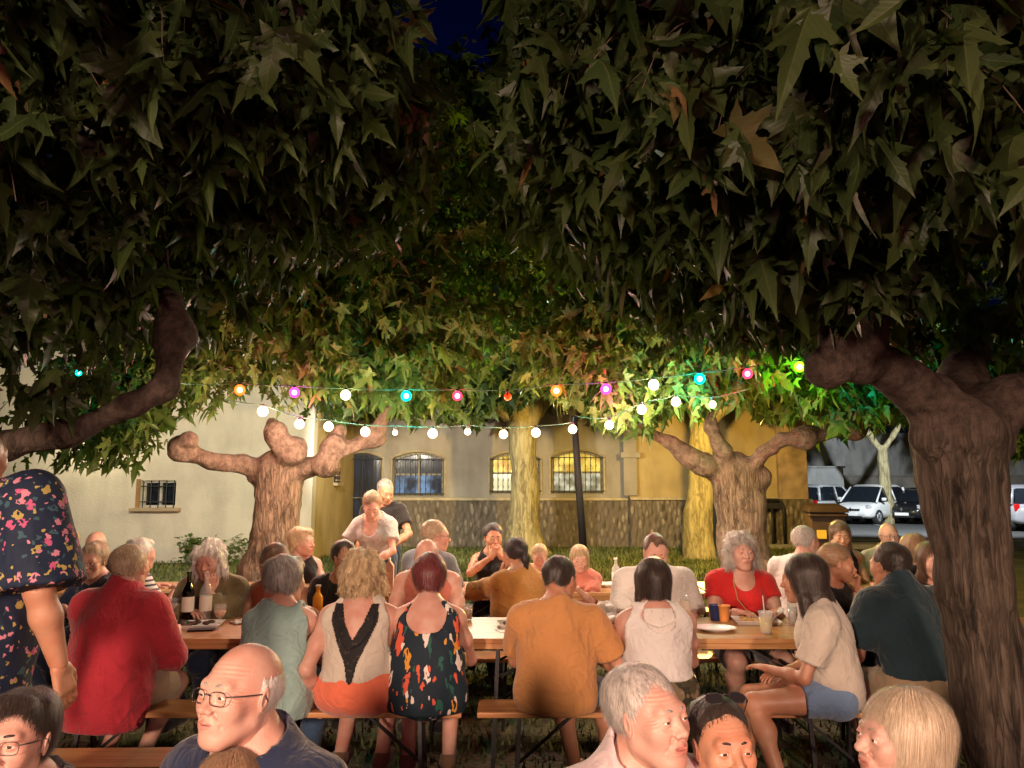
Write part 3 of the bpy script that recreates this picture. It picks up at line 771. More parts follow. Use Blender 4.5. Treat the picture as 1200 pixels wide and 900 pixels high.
def leaf_mat(name,ca,cb,vein=(.2,.24,.09),trans=.35,rough=.42,dry=None):
    m,N,L,out=nodes(name)
    at=N('ShaderNodeAttribute'); at.attribute_name='rnd'; uv=N('ShaderNodeAttribute'); uv.attribute_name='luv'
    r=N('ShaderNodeValToRGB'); e=r.color_ramp.elements; e[0].color=c4(ca); e[1].color=c4(cb); e[1].position=.975
    if dry: x=e.new(.99); x.color=c4(dry)
    L(at.outputs['Fac'],r.inputs[0])
    sp=N('ShaderNodeSeparateXYZ'); L(uv.outputs['Vector'],sp.inputs[0])
    def M(op,a,b=None,v=None):
        q=N('ShaderNodeMath'); q.operation=op; L(a,q.inputs[0])
        if b is not None: L(b,q.inputs[1])
        if v is not None: q.inputs[1].default_value=v
        return q.outputs[0]
    ax=M('ABSOLUTE',sp.outputs[0]); d2=M('ABSOLUTE',M('SUBTRACT',M('MULTIPLY',ax,v=.47),M('MULTIPLY',sp.outputs[1],v=.88)))
    # fine side veins off the midrib
    sv=M('ABSOLUTE',M('SINE',M('MULTIPLY',M('SUBTRACT',sp.outputs[1],M('MULTIPLY',ax,v=.9)),v=34.)))
    sv=M('MULTIPLY',sv,v=.10)
    d=M('MINIMUM',M('MINIMUM',ax,d2),sv); fac=M('LESS_THAN',d,v=.011)
    tc=N('ShaderNodeTexCoord'); n=N('ShaderNodeTexNoise'); n.inputs['Scale'].default_value=25; L(tc.outputs['Object'],n.inputs['Vector'])
    mm=N('ShaderNodeMix'); mm.data_type='RGBA'; mm.blend_type='MULTIPLY'; mm.inputs[0].default_value=.5; L(r.outputs[0],mm.inputs[6]); L(n.outputs['Color'],mm.inputs[7])
    mx=N('ShaderNodeMix'); mx.data_type='RGBA'; L(M('MULTIPLY',fac,v=.55),mx.inputs[0]); L(r.outputs[0],mx.inputs[6]); mx.inputs[7].default_value=c4(vein)
    b=N('ShaderNodeBsdfPrincipled'); L(mx.outputs[2],b.inputs['Base Color']); setp(b,rough=rough,spec=.22)
    tr=N('ShaderNodeBsdfTranslucent'); 
    br=N('ShaderNodeMix'); br.data_type='RGBA'; br.blend_type='MULTIPLY'; br.inputs[0].default_value=1; L(r.outputs[0],br.inputs[6]); br.inputs[7].default_value=(1.5,1.7,.55,1); L(br.outputs[2],tr.inputs['Color'])
    ms=N('ShaderNodeMixShader'); ms.inputs[0].default_value=trans; L(b.outputs[0],ms.inputs[1]); L(tr.outputs[0],ms.inputs[2]); L(ms.outputs[0],out.inputs[0])
    bp=N('ShaderNodeBump'); bp.inputs['Strength'].default_value=.5; bp.inputs['Distance'].default_value=.004; L(sv,bp.inputs['Height']); L(bp.outputs[0],b.inputs['Normal'])
    return m
def crown(name,parent,regions,mat,twmat,size=.17,seed=0,centre=(0,0,0),zmin=None,reject=None,simple=False,steps=8,step=.11,per=2,droop=.9,fine=False):
    """leafy shoots: each region = (centre, radii, number of shoots); shoots arch out from the tree's centre and droop"""
    rng=np.random.default_rng(seed); P0=[]
    for c,r,n in regions:
        u=rng.normal(size=(n,3)); u/=np.linalg.norm(u,axis=1)[:,None]; rad=rng.uniform(.15,1,n)**.5
        P0.append(np.array(c)+u*rad[:,None]*np.array(r)*.9)
    P0=np.concatenate(P0); n=len(P0)
    d=P0-np.array(centre); d[:,2]*=.4; d/=np.linalg.norm(d,axis=1)[:,None]+1e-6
    d=d*.8+rng.normal(0,.45,(n,3)); d[:,2]+=.25
    d/=np.linalg.norm(d,axis=1)[:,None]
    pts=[P0]; dirs=[d]; p=P0
    for k in range(steps):
        d=d+np.array([0,0,-.17*droop])+rng.normal(0,.06,(n,3)); d/=np.linalg.norm(d,axis=1)[:,None]
        p=p+d*step*rng.uniform(.8,1.2,n)[:,None]; pts.append(p); dirs.append(d)
    pts=np.stack(pts,1); dirs=np.stack(dirs,1)   # n,K,3
    LP=[];LD=[]
    for j in range(per):
        q=pts[:,1:,:].reshape(-1,3)+rng.normal(0,.02,(n*steps,3)); LP.append(q)
        sd=rng.normal(0,1,(n*steps,3)); sd[:,2]=0; sd/=np.linalg.norm(sd,axis=1)[:,None]+1e-6
        t=dirs[:,1:,:].reshape(-1,3)*.35+sd*.75+np.array([0,0,-1])*rng.uniform(.1,1.5,n*steps)[:,None]*droop
        LD.append(t/np.linalg.norm(t,axis=1)[:,None])
    LP=np.concatenate(LP); LD=np.concatenate(LD); N=len(LP)
    pet=.045*size/.17
    LP=LP+LD*pet
    S=size*np.clip(rng.normal(1,.28,N),.45,1.6)
    nn=rng.normal(0,.55,(N,3)); nn[:,2]+=.9; nn-=LD*(nn*LD).sum(1)[:,None]; nn/=np.linalg.norm(nn,axis=1)[:,None]+1e-6
    uu=np.cross(LD,nn)
    ok=np.ones(N,bool); mid=LP+LD*S[:,None]*.5; tip=LP+LD*S[:,None]
    if zmin is not None: ok&=(tip[:,2]>zmin(tip[:,0],tip[:,1]))&(LP[:,2]>zmin(LP[:,0],LP[:,1]))
    ok&=np.linalg.norm(mid-np.array([0,0,CAM_H]),axis=1)>1.15
    if reject is not None: ok&=~reject(mid)
    LP,LD,S,nn,uu=LP[ok],LD[ok],S[ok],nn[ok],uu[ok]; N=len(LP)
    TT=TFINE if fine else TMPL; ch=rng.integers(0,len(TT),N); Vs=[];Fs=[];Rn=[];UV=[];b=0
    for k,(tv,tf) in enumerate(TT):
        i=np.where(ch==k)[0]; m_=len(i)
        if m_==0: continue
        sx=rng.uniform(.75,1.1,m_)
        w=LP[i][:,None,:]+S[i][:,None,None]*(tv[None,:,0:1]*sx[:,None,None]*uu[i][:,None,:]+tv[None,:,1:2]*LD[i][:,None,:]+tv[None,:,2:3]*nn[i][:,None,:])
        Vs.append(w.reshape(-1,3)); Fs.append((tf[None]+(np.arange(m_)*len(tv))[:,None,None]).reshape(-1,3)+b); b+=m_*len(tv)
        Rn.append(np.repeat(rng.uniform(0,1,m_),len(tv))); uvz=np.tile(tv,(m_,1)); UV.append(uvz)
    V=np.concatenate(Vs);F=np.concatenate(Fs)
    o=mk(name,V,F,mat,parent,smooth=True)
    a=o.data.attributes.new('rnd','FLOAT','POINT'); a.data.foreach_set('value',np.concatenate(Rn).astype(F32))
    a=o.data.attributes.new('luv','FLOAT_VECTOR','POINT'); a.data.foreach_set('vector',np.concatenate(UV).astype(F32).ravel())
    # twigs
    if twmat is not None:
        okp=np.ones(n,bool)
        if zmin is not None: okp&=(pts[:,:,2]>zmin(pts[:,:,0],pts[:,:,1])+.03).all(1)
        okp&=(np.linalg.norm(pts-np.array([0,0,CAM_H]),axis=2)>1.1).all(1)
        if reject is not None: okp&=~np.stack([reject(pts[:,k_,:]) for k_ in range(pts.shape[1])],1).any(1)
        pp=pts[okp]; dd=dirs[okp]; m_=len(pp); K=steps+1
        sA=np.cross(dd,[0,0,1.]); sA/=np.linalg.norm(sA,axis=2)[:,:,None]+1e-6; sB=np.cross(dd,sA)
        rr=np.linspace(.0055,.0018,K)[None,:,None]*(size/.17)
        ring=np.stack([pp+sA*rr,pp-sA*rr*.5+sB*rr*.87,pp-sA*rr*.5-sB*rr*.87],2).reshape(-1,3)
        base=(np.arange(m_)*K*3)[:,None,None]+(np.arange(K-1)*3)[None,:,None]
        q=np.stack([np.stack([base+k_,base+(k_+1)%3,base+3+(k_+1)%3,base+3+k_],-1) for k_ in range(3)],-2).reshape(-1,4)
        if m_: mk('twigs',ring,q,twmat,parent)
    print('CROWN',name,N)
    return o
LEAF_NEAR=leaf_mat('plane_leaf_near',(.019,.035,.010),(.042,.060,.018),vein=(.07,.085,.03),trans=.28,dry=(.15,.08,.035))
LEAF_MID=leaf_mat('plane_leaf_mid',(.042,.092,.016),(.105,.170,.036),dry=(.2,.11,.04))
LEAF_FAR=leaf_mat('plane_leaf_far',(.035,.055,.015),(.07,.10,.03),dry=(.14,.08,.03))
TWIG=pm('twig_bark',(.10,.075,.05),rough=.8,bump=0)

def bark_mat(name,ca,cb,scale=9,stretch=(1,1,.16),str_=.9,dist=.03,cells=.25,zmix=None,la=None,lb=None):
    m,N,L,out=nodes(name)
    b=N('ShaderNodeBsdfPrincipled'); L(b.outputs[0],out.inputs[0]); setp(b,rough=.88,spec=.18)
    tc=N('ShaderNodeTexCoord'); mp=N('ShaderNodeMapping'); mp.inputs['Scale'].default_value=stretch; L(tc.outputs['Object'],mp.inputs[0])
    n=N('ShaderNodeTexNoise'); n.inputs['Scale'].default_value=scale*2.6; n.inputs['Detail'].default_value=9; n.inputs['Roughness'].default_value=.62; n.inputs['Distortion'].default_value=.6; L(mp.outputs[0],n.inputs['Vector'])
    n4=N('ShaderNodeTexNoise'); n4.inputs['Scale'].default_value=scale*.5; n4.inputs['Detail'].default_value=5; L(tc.outputs['Object'],n4.inputs['Vector'])
    v=N('ShaderNodeTexVoronoi'); v.feature='DISTANCE_TO_EDGE'; v.inputs['Scale'].default_value=scale*3.1; 
    sc=N('ShaderNodeVectorMath'); sc.operation='SCALE'; sc.inputs['Scale'].default_value=.35/scale*3; L(n.outputs['Color'],sc.inputs[0])
    av=N('ShaderNodeVectorMath'); av.operation='ADD'; L(mp.outputs[0],av.inputs[0]); L(sc.outputs[0],av.inputs[1]); L(av.outputs[0],v.inputs['Vector'])
    cl=N('ShaderNodeMath'); cl.operation='MULTIPLY'; cl.inputs[1].default_value=4.; cl.use_clamp=True; L(v.outputs['Distance'],cl.inputs[0])
    mu=N('ShaderNodeMath'); mu.operation='MULTIPLY_ADD'; mu.inputs[1].default_value=cells; L(cl.outputs[0],mu.inputs[0]); L(n.outputs['Fac'],mu.inputs[2])
    m2=N('ShaderNodeMath'); m2.operation='MULTIPLY_ADD'; m2.inputs[1].default_value=.5; L(n4.outputs['Fac'],m2.inputs[0]); L(mu.outputs[0],m2.inputs[2])
    r=N('ShaderNodeValToRGB'); e=r.color_ramp.elements; e[0].position=.62; e[0].color=c4(ca); e[1].position=1.; e[1].color=c4(cb); L(m2.outputs[0],r.inputs[0])
    bp=N('ShaderNodeBump'); bp.inputs['Strength'].default_value=str_; bp.inputs['Distance'].default_value=dist
    if zmix:
        # furrowed bark low on the trunk, thin smooth blotched bark on the limbs
        sx=N('ShaderNodeSeparateXYZ'); L(tc.outputs['Object'],sx.inputs[0])
        az=N('ShaderNodeMath'); az.operation='MULTIPLY_ADD'; az.inputs[1].default_value=.5; L(n4.outputs['Fac'],az.inputs[0]); L(sx.outputs[2],az.inputs[2])
        mr=N('ShaderNodeMapRange'); mr.inputs[1].default_value=zmix[0]+.25; mr.inputs[2].default_value=zmix[1]+.25; L(az.outputs[0],mr.inputs[0])
        nl=N('ShaderNodeTexNoise'); nl.inputs['Scale'].default_value=scale*2.4; nl.inputs['Detail'].default_value=9; nl.inputs['Roughness'].default_value=.68; L(tc.outputs['Object'],nl.inputs['Vector'])
        r2=N('ShaderNodeValToRGB'); q=r2.color_ramp.elements; q[0].position=.36; q[0].color=c4(la); q[1].position=.66; q[1].color=c4(lb); L(nl.outputs['Fac'],r2.inputs[0])
        mx=N('ShaderNodeMix'); mx.data_type='RGBA'; L(mr.outputs[0],mx.inputs[0]); L(r.outputs[0],mx.inputs[6]); L(r2.outputs[0],mx.inputs[7]); L(mx.outputs[2],b.inputs['Base Color'])
        mh=N('ShaderNodeMix'); mh.data_type='FLOAT'; L(mr.outputs[0],mh.inputs[0]); L(mu.outputs[0],mh.inputs[2]); L(nl.outputs['Fac'],mh.inputs[3]); L(mh.outputs[0],bp.inputs['Height'])
    else:
        L(r.outputs[0],b.inputs['Base Color']); L(mu.outputs[0],bp.inputs['Height'])
    L(bp.outputs[0],b.inputs['Normal'])
    return m
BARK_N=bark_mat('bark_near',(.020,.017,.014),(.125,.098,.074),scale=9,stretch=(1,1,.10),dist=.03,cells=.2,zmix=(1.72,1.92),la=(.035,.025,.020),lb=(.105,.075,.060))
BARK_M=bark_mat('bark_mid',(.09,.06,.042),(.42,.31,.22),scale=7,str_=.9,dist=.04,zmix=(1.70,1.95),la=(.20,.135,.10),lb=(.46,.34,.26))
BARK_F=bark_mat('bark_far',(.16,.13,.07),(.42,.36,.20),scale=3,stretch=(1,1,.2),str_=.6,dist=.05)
BARK_L=bark_mat('bark_limb',(.13,.085,.065),(.33,.235,.175),scale=7,stretch=(1,1,1),str_=.45,dist=.012,cells=.05)

def limb(s,pts,rs,k=.045):
    for i in range(len(pts)-1): s.cone(pts[i],pts[i+1],rs[i],rs[i+1],k=k)
def wood(name,segs,knobs,mat,parent,h,seed,ridges=0.,amp=.012,freq=9):
    s=Sdf()
    for pts,rs in segs: limb(s,pts,rs)
    for c,r in knobs: s.ell(c,r,k=.06)
    n1=wob(seed,freq,amp); n2=wob(seed+1,freq*3.2,amp*.55); n5=wob(seed+2,freq*7,amp*.25); 
    c0=segs[0][0][0]
    def nz(X,Y,Z):
        o=n1(X,Y,Z)+n2(X,Y,Z)+n5(X,Y,Z)
        if ridges:
            a=np.arctan2(Y-c0[1],X-c0[0]); o=o+ridges*np.sin(a*17+2.0*np.sin(Z*1.3)+1.0*np.sin(Z*3.3+a*2))*np.clip((2.1-Z)*2,0,1)+ridges*.6*np.sin(a*23+3*np.sin(Z*2.9)+Z*3)
        return o
    v,f=s.mesh(h,noise=nz); v=relax(v,f,1,.3)
    return mk(name,v,f,mat,parent)
def tree_root(name,label,base,group=None):
    r=root(name,label,'tree',base,0,group); return r
def rel(r,*pts): 
    b=np.array(r.location); return [np.array(p)-b for p in pts]

# --- right plane tree close to the camera ---------------------------------------
def segs_rel(b,segs,knobs):
    b=np.array(b,float)
    return [([np.array(p,float)-b for p in pts],rs) for pts,rs in segs],[(np.array(c,float)-b,r) for c,r in knobs]
def shift(regs,b): return [(np.array(c,float)-np.array(b,float),r,n) for c,r,n in regs]
class Off:  # zmin / reject functions work in world coordinates: wrap for tree-local meshes
    pass
def plane_tree(label,base,segs,knobs,regs,wmat,lmat,h,seed,size,centre,zmin=None,reject=None,amp=.012,freq=9,ridges=0.,group=None,name='plane_tree',limbs=None,twig=True,**kw):
    r=root(name,label,'tree',base,0,group)
    b=np.array(base,float)
    segs=list(segs); knobs=list(knobs)
    for (sg,kb) in (limbs or ()): segs+=list(sg); knobs+=list(kb)
    o=wood('trunk',segs,knobs,wmat,r,h,seed,ridges,amp,freq)
    off=-Vector([float(x) for x in b]); o.data.transform(Matrix.Translation(off))
    if regs:
        n0=set(x.name for x in r.children)
        crown('crown',r,regs,lmat,TWIG if twig else None,size=size,seed=seed,centre=centre,zmin=zmin,reject=reject,**kw)
        for ch in r.children:
            if ch.name not in n0: ch.data.transform(Matrix.Translation(off))
    # textures in tree space stay attached to the tree
    return r

Yb=3.4
tb=P(1150,1010,Yb)*np.array([1,1,0])
def Q(px,py,Y): return P(px,py,Y)
# near right tree
segR=[([(2.17,3.42,-.1),(2.11,3.42,.5),Q(1141,690,3.4),Q(1131,598,3.4),Q(1124,520,3.4)],[.20,.165,.158,.158,.19])]
limR=[([([Q(1125,520,3.4),Q(1090,470,3.35),Q(1040,432,3.25),Q(985,425,3.15)],[.14,.11,.09,.07]),
        ([Q(1010,420,3.2),Q(1008,375,3.2),Q(1018,330,3.25),Q(1000,285,3.3),Q(1010,230,3.3)],[.09,.105,.105,.08,.05])],
       [(Q(968,430,3.12),.075),(Q(985,390,3.15),.07),(Q(1012,395,3.2),.10)]),
      ([([Q(1135,520,3.4),Q(1170,480,3.45),Q(1230,455,3.5),Q(1320,400,3.6),Q(1400,330,3.6)],[.14,.11,.10,.10,.08]),
        ([Q(1120,500,3.5),Q(1130,440,3.9),Q(1140,380,4.3)],[.14,.11,.09])],
       [(Q(1190,470,3.45),.12),(Q(1330,390,3.6),.15)])]
def zR(x,y):
    # underside of the near right canopy: low beside the trunk, rising towards the open middle
    base=2.03+.20*np.maximum(y-3.3,0)+.02*np.sin(x*9)+np.clip(1.9-x,0,.6)*.22
    return base+.52*np.clip(.95-x,0,2)
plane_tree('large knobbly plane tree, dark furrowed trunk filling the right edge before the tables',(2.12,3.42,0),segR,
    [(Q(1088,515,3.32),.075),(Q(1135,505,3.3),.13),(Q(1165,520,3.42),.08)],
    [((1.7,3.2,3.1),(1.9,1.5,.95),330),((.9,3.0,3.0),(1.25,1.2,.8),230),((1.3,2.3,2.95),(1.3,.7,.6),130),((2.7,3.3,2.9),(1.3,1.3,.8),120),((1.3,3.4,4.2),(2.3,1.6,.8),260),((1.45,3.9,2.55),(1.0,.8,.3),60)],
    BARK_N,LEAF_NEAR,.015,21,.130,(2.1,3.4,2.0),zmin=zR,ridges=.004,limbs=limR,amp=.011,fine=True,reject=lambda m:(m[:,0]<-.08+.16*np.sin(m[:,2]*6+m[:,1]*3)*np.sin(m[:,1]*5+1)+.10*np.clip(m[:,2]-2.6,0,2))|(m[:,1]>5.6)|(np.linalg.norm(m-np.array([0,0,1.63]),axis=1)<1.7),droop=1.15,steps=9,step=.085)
# near left tree, trunk beyond the left edge of the photograph
def zL(x,y): return 1.97-.32*np.clip((-1.62-x)*4,0,1)*np.clip((x+2.15)*6,0,1)*np.clip((3.5-y)*4,0,1)+.20*np.maximum(y-3.2,0)+.62*np.clip(x+1.95,0,.95)+.25*np.clip(x+1.0,0,1)
segL=[([(-2.75,3.25,-.1),(-2.7,3.25,.6),(-2.62,3.22,1.3),(-2.55,3.2,1.68)],[.27,.22,.20,.22])]
limL=[([([(-2.5,3.2,1.72),Q(10,522,3.2),Q(80,505,3.2),Q(150,475,3.25),Q(195,455,3.3)],[.12,.072,.055,.045,.05]),
        ([Q(190,455,3.3),Q(205,400,3.35),Q(196,350,3.35),Q(190,290,3.4)],[.045,.055,.045,.025])],
       [(Q(205,385,3.35),.06)]),
      ([([(-2.6,3.2,1.7),(-2.7,3.1,2.2),(-2.6,3.0,2.7)],[.14,.11,.09])],[])]
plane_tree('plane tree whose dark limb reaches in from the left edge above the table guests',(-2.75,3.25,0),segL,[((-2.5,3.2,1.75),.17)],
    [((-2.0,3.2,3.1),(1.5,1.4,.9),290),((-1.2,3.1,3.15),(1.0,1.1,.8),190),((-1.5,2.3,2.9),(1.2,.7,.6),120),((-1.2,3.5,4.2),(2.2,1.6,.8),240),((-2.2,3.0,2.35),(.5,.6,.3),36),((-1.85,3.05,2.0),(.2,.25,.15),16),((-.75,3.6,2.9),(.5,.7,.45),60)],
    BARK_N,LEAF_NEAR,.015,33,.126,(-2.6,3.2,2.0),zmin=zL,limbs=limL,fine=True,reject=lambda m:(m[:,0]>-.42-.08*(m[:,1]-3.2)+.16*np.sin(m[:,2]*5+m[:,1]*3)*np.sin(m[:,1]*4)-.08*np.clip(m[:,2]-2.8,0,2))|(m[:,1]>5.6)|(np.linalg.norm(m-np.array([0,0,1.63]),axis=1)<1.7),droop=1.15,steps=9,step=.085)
# mid left pollard
def zC(x,y): return 2.28+.25*np.clip(np.abs(x+2.4)-1.9,0,1)*0+.12*np.sin(x*2.3)-.9*np.clip(-3.5-x,0,.75)
M2=9.0
segC=[([(-2.86,M2,-.1),(-2.84,M2,.6),Q(320,640,M2),Q(324,580,M2),Q(328,555,M2)],[.36,.29,.255,.27,.29])]
limC=[([([Q(322,556,M2),Q(285,545,M2-.1),Q(245,540,M2-.3),Q(218,530,M2-.4)],[.14,.095,.085,.10])],[(Q(213,527,M2-.4),.16),(Q(222,515,M2-.5),.10)]),
      ([([Q(335,556,M2),Q(362,549,M2-.1),Q(385,540,M2-.1),Q(398,505,M2-.1)],[.14,.10,.11,.10]),([Q(388,530,M2-.2),Q(420,520,M2-.1),Q(440,508,M2),Q(455,480,M2)],[.11,.10,.12,.07])],
         [(Q(383,545,M2-.2),.15),(Q(392,522,M2-.2),.15),(Q(436,512,M2),.14)]),
      ([([Q(325,550,M2),Q(338,530,M2-.3),Q(322,512,M2-.4),Q(318,495,M2-.3)],[.13,.11,.10,.08])],[(Q(345,528,M2-.3),.14),(Q(322,508,M2-.4),.13)])]
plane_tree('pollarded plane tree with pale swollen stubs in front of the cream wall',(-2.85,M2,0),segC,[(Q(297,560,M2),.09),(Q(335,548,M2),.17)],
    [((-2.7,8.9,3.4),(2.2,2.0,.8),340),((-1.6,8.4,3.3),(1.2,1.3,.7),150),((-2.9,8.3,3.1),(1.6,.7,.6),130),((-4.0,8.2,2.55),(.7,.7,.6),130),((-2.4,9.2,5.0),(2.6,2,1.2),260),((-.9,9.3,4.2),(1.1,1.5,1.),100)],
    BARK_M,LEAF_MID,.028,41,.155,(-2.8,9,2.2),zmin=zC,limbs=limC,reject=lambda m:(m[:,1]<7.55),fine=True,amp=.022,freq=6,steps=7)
# mid right pollard
def zD(x,y): return 2.12+.14*np.sin(x*2.9+1)+.16*np.clip(1.5-x,0,2)
segD=[([(2.72,M2,-.1),(2.70,M2,.6),Q(868,640,M2),Q(866,590,M2),Q(862,558,M2)],[.36,.29,.26,.27,.28])]
limD=[([([Q(860,560,M2),Q(825,545,M2-.1),Q(785,520,M2-.2),Q(745,500,M2-.3)],[.15,.11,.09,.07])],[(Q(745,498,M2-.3),.13)]),
      ([([Q(862,555,M2),Q(848,530,M2-.2),Q(835,500,M2-.3),Q(832,470,M2-.3)],[.11,.08,.075,.05])],[]),
      ([([Q(866,560,M2),Q(890,535,M2-.2),Q(915,515,M2-.3),Q(945,512,M2-.3),Q(990,500,M2-.2)],[.13,.085,.08,.085,.11])],[(Q(940,512,M2-.3),.12),(Q(1000,500,M2-.2),.17)])]
plane_tree('stout plane tree with forked bare limbs left of the bicycle rack',(2.71,M2,0),segD,[(Q(888,560,M2-.05),.14),(Q(880,585,M2),.12)],
    [((2.3,8.9,3.4),(2.0,2.0,.8),320),((1.4,8.1,3.0),(1.1,1.1,.6),160),((2.8,8.1,3.0),(1.6,.7,.6),130),((4.3,8.8,2.8),(1.0,1.2,.6),110),((2.6,9.2,5.0),(2.8,2,1.2),260),((3.6,8,2.6),(.9,.8,.35),50)],
    BARK_M,LEAF_MID,.028,51,.155,(2.7,9,2.2),zmin=zD,limbs=limD,reject=lambda m:(m[:,1]<7.4),fine=True,amp=.022,freq=6,steps=7)
# far trees by the building
def zE(x,y): return 3.0+.25*np.sin(x*1.9)
segE=[([Q(617,646,18)*np.array([1,1,0])+np.array([0,0,-.1]),Q(617,640,18),Q(615,600,18),Q(613,540,18),Q(610,495,18)],[.66,.46,.32,.29,.34]),
      ([Q(610,495,18),Q(590,480,18),Q(560,440,17.6),Q(540,380,17.5)],[.27,.2,.18,.1]),([Q(611,498,18),Q(606,440,18),Q(600,380,18)],[.28,.2,.12]),([Q(612,500,18),Q(640,465,18),Q(665,420,18)],[.26,.19,.12])]
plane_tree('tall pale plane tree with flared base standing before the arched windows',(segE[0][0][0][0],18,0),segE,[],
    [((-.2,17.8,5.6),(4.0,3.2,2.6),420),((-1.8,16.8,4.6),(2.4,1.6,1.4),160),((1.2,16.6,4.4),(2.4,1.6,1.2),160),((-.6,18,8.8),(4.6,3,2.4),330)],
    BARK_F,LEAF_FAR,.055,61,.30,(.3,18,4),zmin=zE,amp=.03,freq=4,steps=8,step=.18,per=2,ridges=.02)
def zF(x,y): return 3.1+.3*np.sin(x*1.7)
xf=Q(822,650,17)
segF=[([xf*np.array([1,1,0])+np.array([0,0,-.1]),Q(820,645,17),Q(820,600,17),Q(823,560,17),Q(826,500,17)],[.42,.36,.33,.30,.32]),
      ([Q(826,500,17),Q(860,460,17),Q(880,400,17)],[.22,.18,.1]),([Q(826,500,17),Q(800,450,17),Q(790,380,17)],[.22,.18,.1])]
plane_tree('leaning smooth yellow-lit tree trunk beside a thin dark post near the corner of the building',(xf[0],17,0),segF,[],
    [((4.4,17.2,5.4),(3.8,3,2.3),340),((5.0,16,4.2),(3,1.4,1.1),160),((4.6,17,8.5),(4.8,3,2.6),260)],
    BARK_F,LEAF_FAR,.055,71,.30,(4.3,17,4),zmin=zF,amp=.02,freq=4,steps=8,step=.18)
xg=Q(1040,600,31)
segG=[([xg*np.array([1,1,0])+np.array([0,0,-.1]),Q(1040,590,31),Q(1036,560,31),Q(1034,530,31)],[.3,.24,.20,.22]),([Q(1034,530,31),Q(1015,505,31),Q(1000,470,31)],[.16,.13,.07]),([Q(1034,530,31),Q(1050,505,31),Q(1065,470,31)],[.16,.13,.07])]
plane_tree('small slim tree behind the white hatchback in the car park',(xg[0],31,0),segG,[],
    [((14.5,31,6.3),(5,3,1.9),260),((10,33,7.5),(4,3,2.6),160),((19,31,6.5),(4,3,2.2),160)],
    BARK_F,LEAF_FAR,.08,81,.42,(15,31,4),zmin=lambda x,y:3.6+0*x,amp=.03,freq=3,steps=7,step=.25,ridges=0)
# tree far right, its lit leaves show beside the near trunk
plane_tree('bushy yellow-green tree at the far right behind the near trunk',(11.9,17,0),[([(11.9,17,-.1),(11.9,17,2.2),(11.8,17,3.5)],[.3,.22,.2])],[],
    [((12.4,17,3.9),(2.6,2,1.7),230),((11.7,16.5,6.2),(3.4,2,2),180)],BARK_F,LEAF_MID,.05,91,.28,(12,17,3.5),zmin=lambda x,y:2.1+0*x,steps=7,step=.17)
# tall trees behind the roofs closing the sky
for i,(x,y,z,rx,rz_,n,lb) in enumerate([(-9,24,9.5,6,6,420,'tall dark tree rising behind the cream wall on the left'),(1.5,27,12,6,7,420,'tallest dark tree behind the roof in the middle'),(8.2,25.5,9.5,6,6,380,'dark tree behind the roof on the right')]):
    plane_tree(lb,(x,y,0),[([(x,y,-.1),(x,y,3),(x,y,z-2)],[.5,.4,.3])],[],[((x,y,z),(rx,3,rz_),n)],BARK_F,LEAF_FAR,.12,101+i,.5,(x,y,z-2),zmin=lambda a,b_:4.6+0*a,steps=8,step=.30,name='tall_tree',twig=False,amp=.03,freq=3)

# ------------------------------------------------------------------ setting: ground
GX=pm('grass_ground',(.045,.07,.018),rough=.95,var=.45,vs=1.3,bump=.9,bs=28,dist=.04,col2=(.10,.085,.045))
mk('ground',[(-120,-60,0),(120,-60,0),(120,200,0),(-120,200,0)],[(0,1,2,3)],GX)['kind']='structure'
ASP=pm('asphalt',(.055,.054,.052),rough=.85,var=.25,vs=2,bump=.5,bs=120,dist=.006)
mb=MB(); mb.add([(7.6,19.9,.004),(60,15.2,.004),(60,60,.004),(7.6,60,.004)],[(0,1,2,3)]); o=mb.build('car_park',ASP); o['kind']='structure'
mb=MB()
for x in (9.0,11.5,14.0,16.5,19.0,21.5): mb.add([(x,29.5,.008),(x+.12,29.5,.008),(x+.12,34.5,.008),(x,34.5,.008)],[(0,1,2,3)])
mb.add([(8,22.2,.008),(30,21.0,.008),(30,21.15,.008),(8,22.35,.008)],[(0,1,2,3)])
o=mb.build('road_markings',pm('road_paint',(.62,.62,.58),var=.2,vs=5,rough=.7)); o['kind']='structure'
mb=MB(); mb.box((8.6,19.55,.06),(5.2,.7,.12)); o=mb.build('pavement',pm('kerb_stone',(.32,.30,.27),bump=.3),bevel=.02); o['kind']='structure'
# grass tufts: real blades over the visible part of the lawn
def tufts(n,x0,x1,y0,y1,seed,hgt=.05):
    r=np.random.default_rng(seed); x=r.uniform(x0,x1,n); y=r.uniform(y0,y1,n); a=r.uniform(0,6.28,n); h=hgt*r.uniform(.4,1.5,n); w=.006+.0006*y
    bx=np.cos(a)*w; by=np.sin(a)*w; lx=r.normal(0,.35,n)*h; ly=r.normal(0,.35,n)*h
    V=np.stack([np.stack([x-bx,y-by,0*x],1),np.stack([x+bx,y+by,0*x],1),np.stack([x+lx,y+ly,h],1)],1).reshape(-1,3)
    return V,np.arange(n*3).reshape(-1,3)
v1,f1=tufts(26000,-5,5.5,4.5,12,1); v2,f2=tufts(30000,-9.5,7.4,12,19.6,2,.07)
v=np.concatenate([v1,v2]); f=np.concatenate([f1,f2+len(v1)])
o=mk('grass',v,f,pm('grass_blade',(.06,.12,.02),rough=.7,var=.4,vs=3,bump=0,col2=(.16,.16,.05))); o['kind']='stuff'

